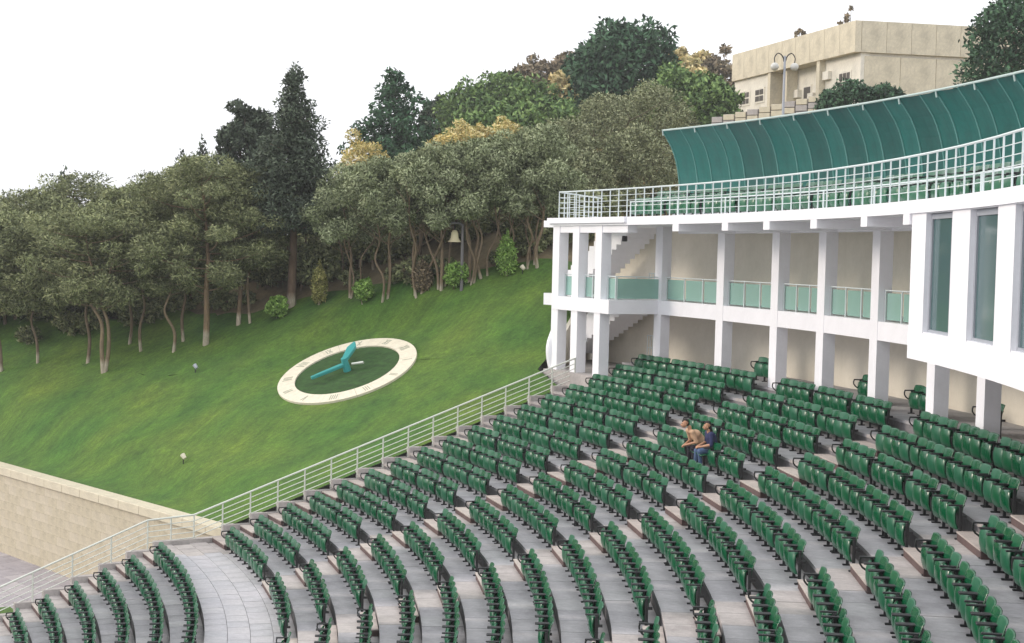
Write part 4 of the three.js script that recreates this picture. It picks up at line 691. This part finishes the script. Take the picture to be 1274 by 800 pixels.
// ---------------------------------------------------------------- two people sitting in the thirteenth row
function fieldMesh(bones, cell, k = 0.035) {              // bones: [a, b, ra, rb] tapered capsules joined by a smooth minimum
  const bb = new THREE.Box3(); for (const [a, b, ra, rb] of bones) { const m = Math.max(ra, rb) + 0.05; bb.expandByPoint(a.clone().addScalar(m)); bb.expandByPoint(a.clone().addScalar(-m)); bb.expandByPoint(b.clone().addScalar(m)); bb.expandByPoint(b.clone().addScalar(-m)); }
  const c = bb.getCenter(V()), sz = bb.getSize(V()), half = Math.max(sz.x, sz.y, sz.z) / 2 * 1.08, res = Math.min(96, Math.ceil(2 * half / cell)), mc = new MarchingCubes(res, M.black, false, false, 120000); mc.isolation = 0;
  const P = V(), ab = V(), ap = V();
  for (let z = 0; z < res; z++) for (let y = 0; y < res; y++) for (let x = 0; x < res; x++) {
    P.set((x - res / 2) / (res / 2), (y - res / 2) / (res / 2), (z - res / 2) / (res / 2)).multiplyScalar(half).add(c); let d = 1e3;
    for (const [a, b, ra, rb] of bones) { ab.subVectors(b, a); ap.subVectors(P, a); const t = clamp(ap.dot(ab) / Math.max(ab.lengthSq(), 1e-9), 0, 1), e = ap.addScaledVector(ab, -t).length() - lerp(ra, rb, t), h = clamp(0.5 + 0.5 * (d - e) / k, 0, 1); d = d > 100 ? e : lerp(d, e, h) - k * h * (1 - h); }
    mc.field[x + y * res + z * res * res] = -d;
  }
  mc.update(); const n = mc.count, g = new THREE.BufferGeometry(); g.setAttribute('position', new THREE.BufferAttribute(new Float32Array(mc.positionArray.slice(0, n * 3)), 3)); g.scale(half, half, half); g.translate(c.x, c.y, c.z); const w = mergeVertices(g, 1e-4); w.computeVertexNormals(); return w;
}
function person(label, R, p, F, o) {                      // local: +z forward, y from the floor, x across
  const g = thing('person', label, 'person'); g.position.copy(polar(R, p, F)); g.rotation.y = p - Math.PI / 2;
  const skin = std({ color: '#b98a6c', roughness: 0.6 }), sh = std({ color: o.shirt, roughness: 0.9 }), tr = std({ color: o.trousers, roughness: 0.9 }), hairM = std({ color: '#17130f', roughness: 0.7 });
  const ln = o.lean, hip = V(0, 0.53, -0.28), chest = V(0, 0.86, -0.28 + ln * 0.33), neck = V(0, 1.02, -0.27 + ln * 0.5), head = V(0.01, 1.17, -0.22 + ln * 0.62);
  const kn = [V(-0.1, 0.5, 0.16), V(0.12, 0.51, 0.15)], an = [V(-0.09, 0.09, 0.2), V(0.13, 0.09, 0.12)], sho = [V(-0.19, 0.97, neck.z - 0.01), V(0.19, 0.97, neck.z - 0.01)], el = o.elbow, wr = o.wrist;
  const body = [[neck.clone().add(V(0, -0.06, 0)), neck.clone().add(V(0, 0.06, 0.02)), 0.058, 0.055], [head.clone().add(V(0, 0.04, -0.02)), head.clone().add(V(0, -0.03, 0.025)), 0.092, 0.07], [head.clone().add(V(0, -0.01, 0.085)), head.clone().add(V(0, -0.03, 0.11)), 0.012, 0.015]];
  for (const s of [-1, 1]) { body.push([head.clone().add(V(s * 0.085, 0, 0)), head.clone().add(V(s * 0.092, -0.03, 0)), 0.016, 0.012]); }
  const hands = []; for (let i = 0; i < 2; i++) { body.push([el[i], wr[i], 0.042, 0.03]); const d = wr[i].clone().sub(el[i]).normalize(), pal = wr[i].clone().addScaledVector(d, 0.07), sd = V(0, 1, 0).cross(d).normalize(); hands.push([wr[i], pal, 0.027, 0.034]); for (let f = 0; f < 4; f++) { const q = pal.clone().addScaledVector(sd, (f - 1.5) * 0.02), L = [0.06, 0.075, 0.07, 0.055][f], m = q.clone().addScaledVector(d, L * 0.6); hands.push([q, m, 0.0095, 0.009]); hands.push([m, m.clone().addScaledVector(d, L * 0.35).add(V(0, -0.03, 0)), 0.009, 0.008]); } const tb = wr[i].clone().addScaledVector(d, 0.02).addScaledVector(sd, (i ? -1 : 1) * 0.025); hands.push([tb, tb.clone().addScaledVector(d, 0.05).addScaledVector(sd, (i ? -1 : 1) * 0.03), 0.012, 0.01]); }
  for (let i = 0; i < 2; i++) body.push([an[i], an[i].clone().add(V(0, -0.05, 0.02)), 0.04, 0.04]);
  part(g, 'body', merge([fieldMesh(body.concat(hands), 0.013, 0.012)]), skin);
  const torso = [[hip.clone().add(V(-0.07, 0.02, 0)), hip.clone().add(V(0.07, 0.02, 0)), 0.13, 0.13], [hip, chest, 0.14, 0.15], [chest.clone().add(V(-0.08, 0.03, 0)), chest.clone().add(V(0.08, 0.03, 0)), 0.11, 0.11], [sho[0], sho[1], 0.062, 0.062]];
  for (let i = 0; i < 2; i++) torso.push([sho[i], el[i], 0.06, o.long ? 0.05 : 0.054]); if (o.long) for (let i = 0; i < 2; i++) torso.push([el[i], wr[i], 0.05, 0.038]);
  part(g, 'shirt', fieldMesh(torso, 0.016, 0.04), sh);
  const legs = []; for (let i = 0; i < 2; i++) { const h = hip.clone().add(V(i ? 0.09 : -0.09, 0, 0.02)); legs.push([h, kn[i], 0.1, 0.072], [kn[i], an[i], 0.066, 0.05]); } legs.push([hip.clone().add(V(-0.09, 0, 0)), hip.clone().add(V(0.09, 0, 0)), 0.115, 0.115]);
  part(g, 'trousers', fieldMesh(legs, 0.016, 0.03), tr);
  part(g, 'hair', fieldMesh([[head.clone().add(V(0, 0.07, -0.035)), head.clone().add(V(0, 0.02, -0.06)), 0.082, 0.075], [head.clone().add(V(0, 0.085, 0.01)), head.clone().add(V(0, 0.08, 0.035)), 0.06, 0.045], ...(o.longHair ? [[head.clone().add(V(0, 0, -0.07)), neck.clone().add(V(0, -0.05, -0.07)), 0.06, 0.05]] : [])], 0.012, 0.02), hairM);
  const shoes = []; for (let i = 0; i < 2; i++) shoes.push([an[i].clone().add(V(0, -0.05, -0.03)), an[i].clone().add(V(0, -0.055, 0.14)), 0.036, 0.034]); part(g, 'shoes', fieldMesh(shoes, 0.012, 0.02), hairM);
  const eyes = []; for (const s of [-1, 1]) { const e = new THREE.SphereGeometry(0.011, 8, 6); const q = head.clone().add(V(s * 0.032, 0.015, 0.076)); e.translate(q.x, q.y, q.z); eyes.push(e); } part(g, 'eyes', merge(eyes), hairM);
  const mo = rbox(0.04, 0.008, 0.01, 0.003, head.x, head.y - 0.062, head.z + 0.088); part(g, 'mouth', mo, std({ color: '#8a4f45', roughness: 0.6 }));
}
{
  const R = upR(13) + 0.1, F = upF(13), ps = peopleSeats.sort((a, b) => b - a);
  person('seated person in a beige shirt leaning forward with forearms on the knees', R, ps[0] ?? 0.7835, F, { shirt: '#c4a283', trousers: '#2a2530', lean: 0.95, elbow: [V(-0.24, 0.70, 0.10), V(0.22, 0.70, 0.08)], wrist: [V(-0.1, 0.60, 0.30), V(0.06, 0.61, 0.31)] });
  person('seated person in a dark blue top and jeans leaning back', R, ps[1] ?? 0.7722, F, { shirt: '#2a2f55', trousers: '#4f6484', lean: 0.25, longHair: true, elbow: [V(-0.25, 0.72, -0.16), V(0.25, 0.70, -0.12)], wrist: [V(-0.12, 0.64, 0.08), V(0.08, 0.63, 0.10)] });
}

scene.fog = new THREE.FogExp2('#eceef0', 0.0005);
scene.traverse(c => { if (c.isMesh) { c.castShadow = true; c.receiveShadow = true; } });
renderer.render(scene, camera);
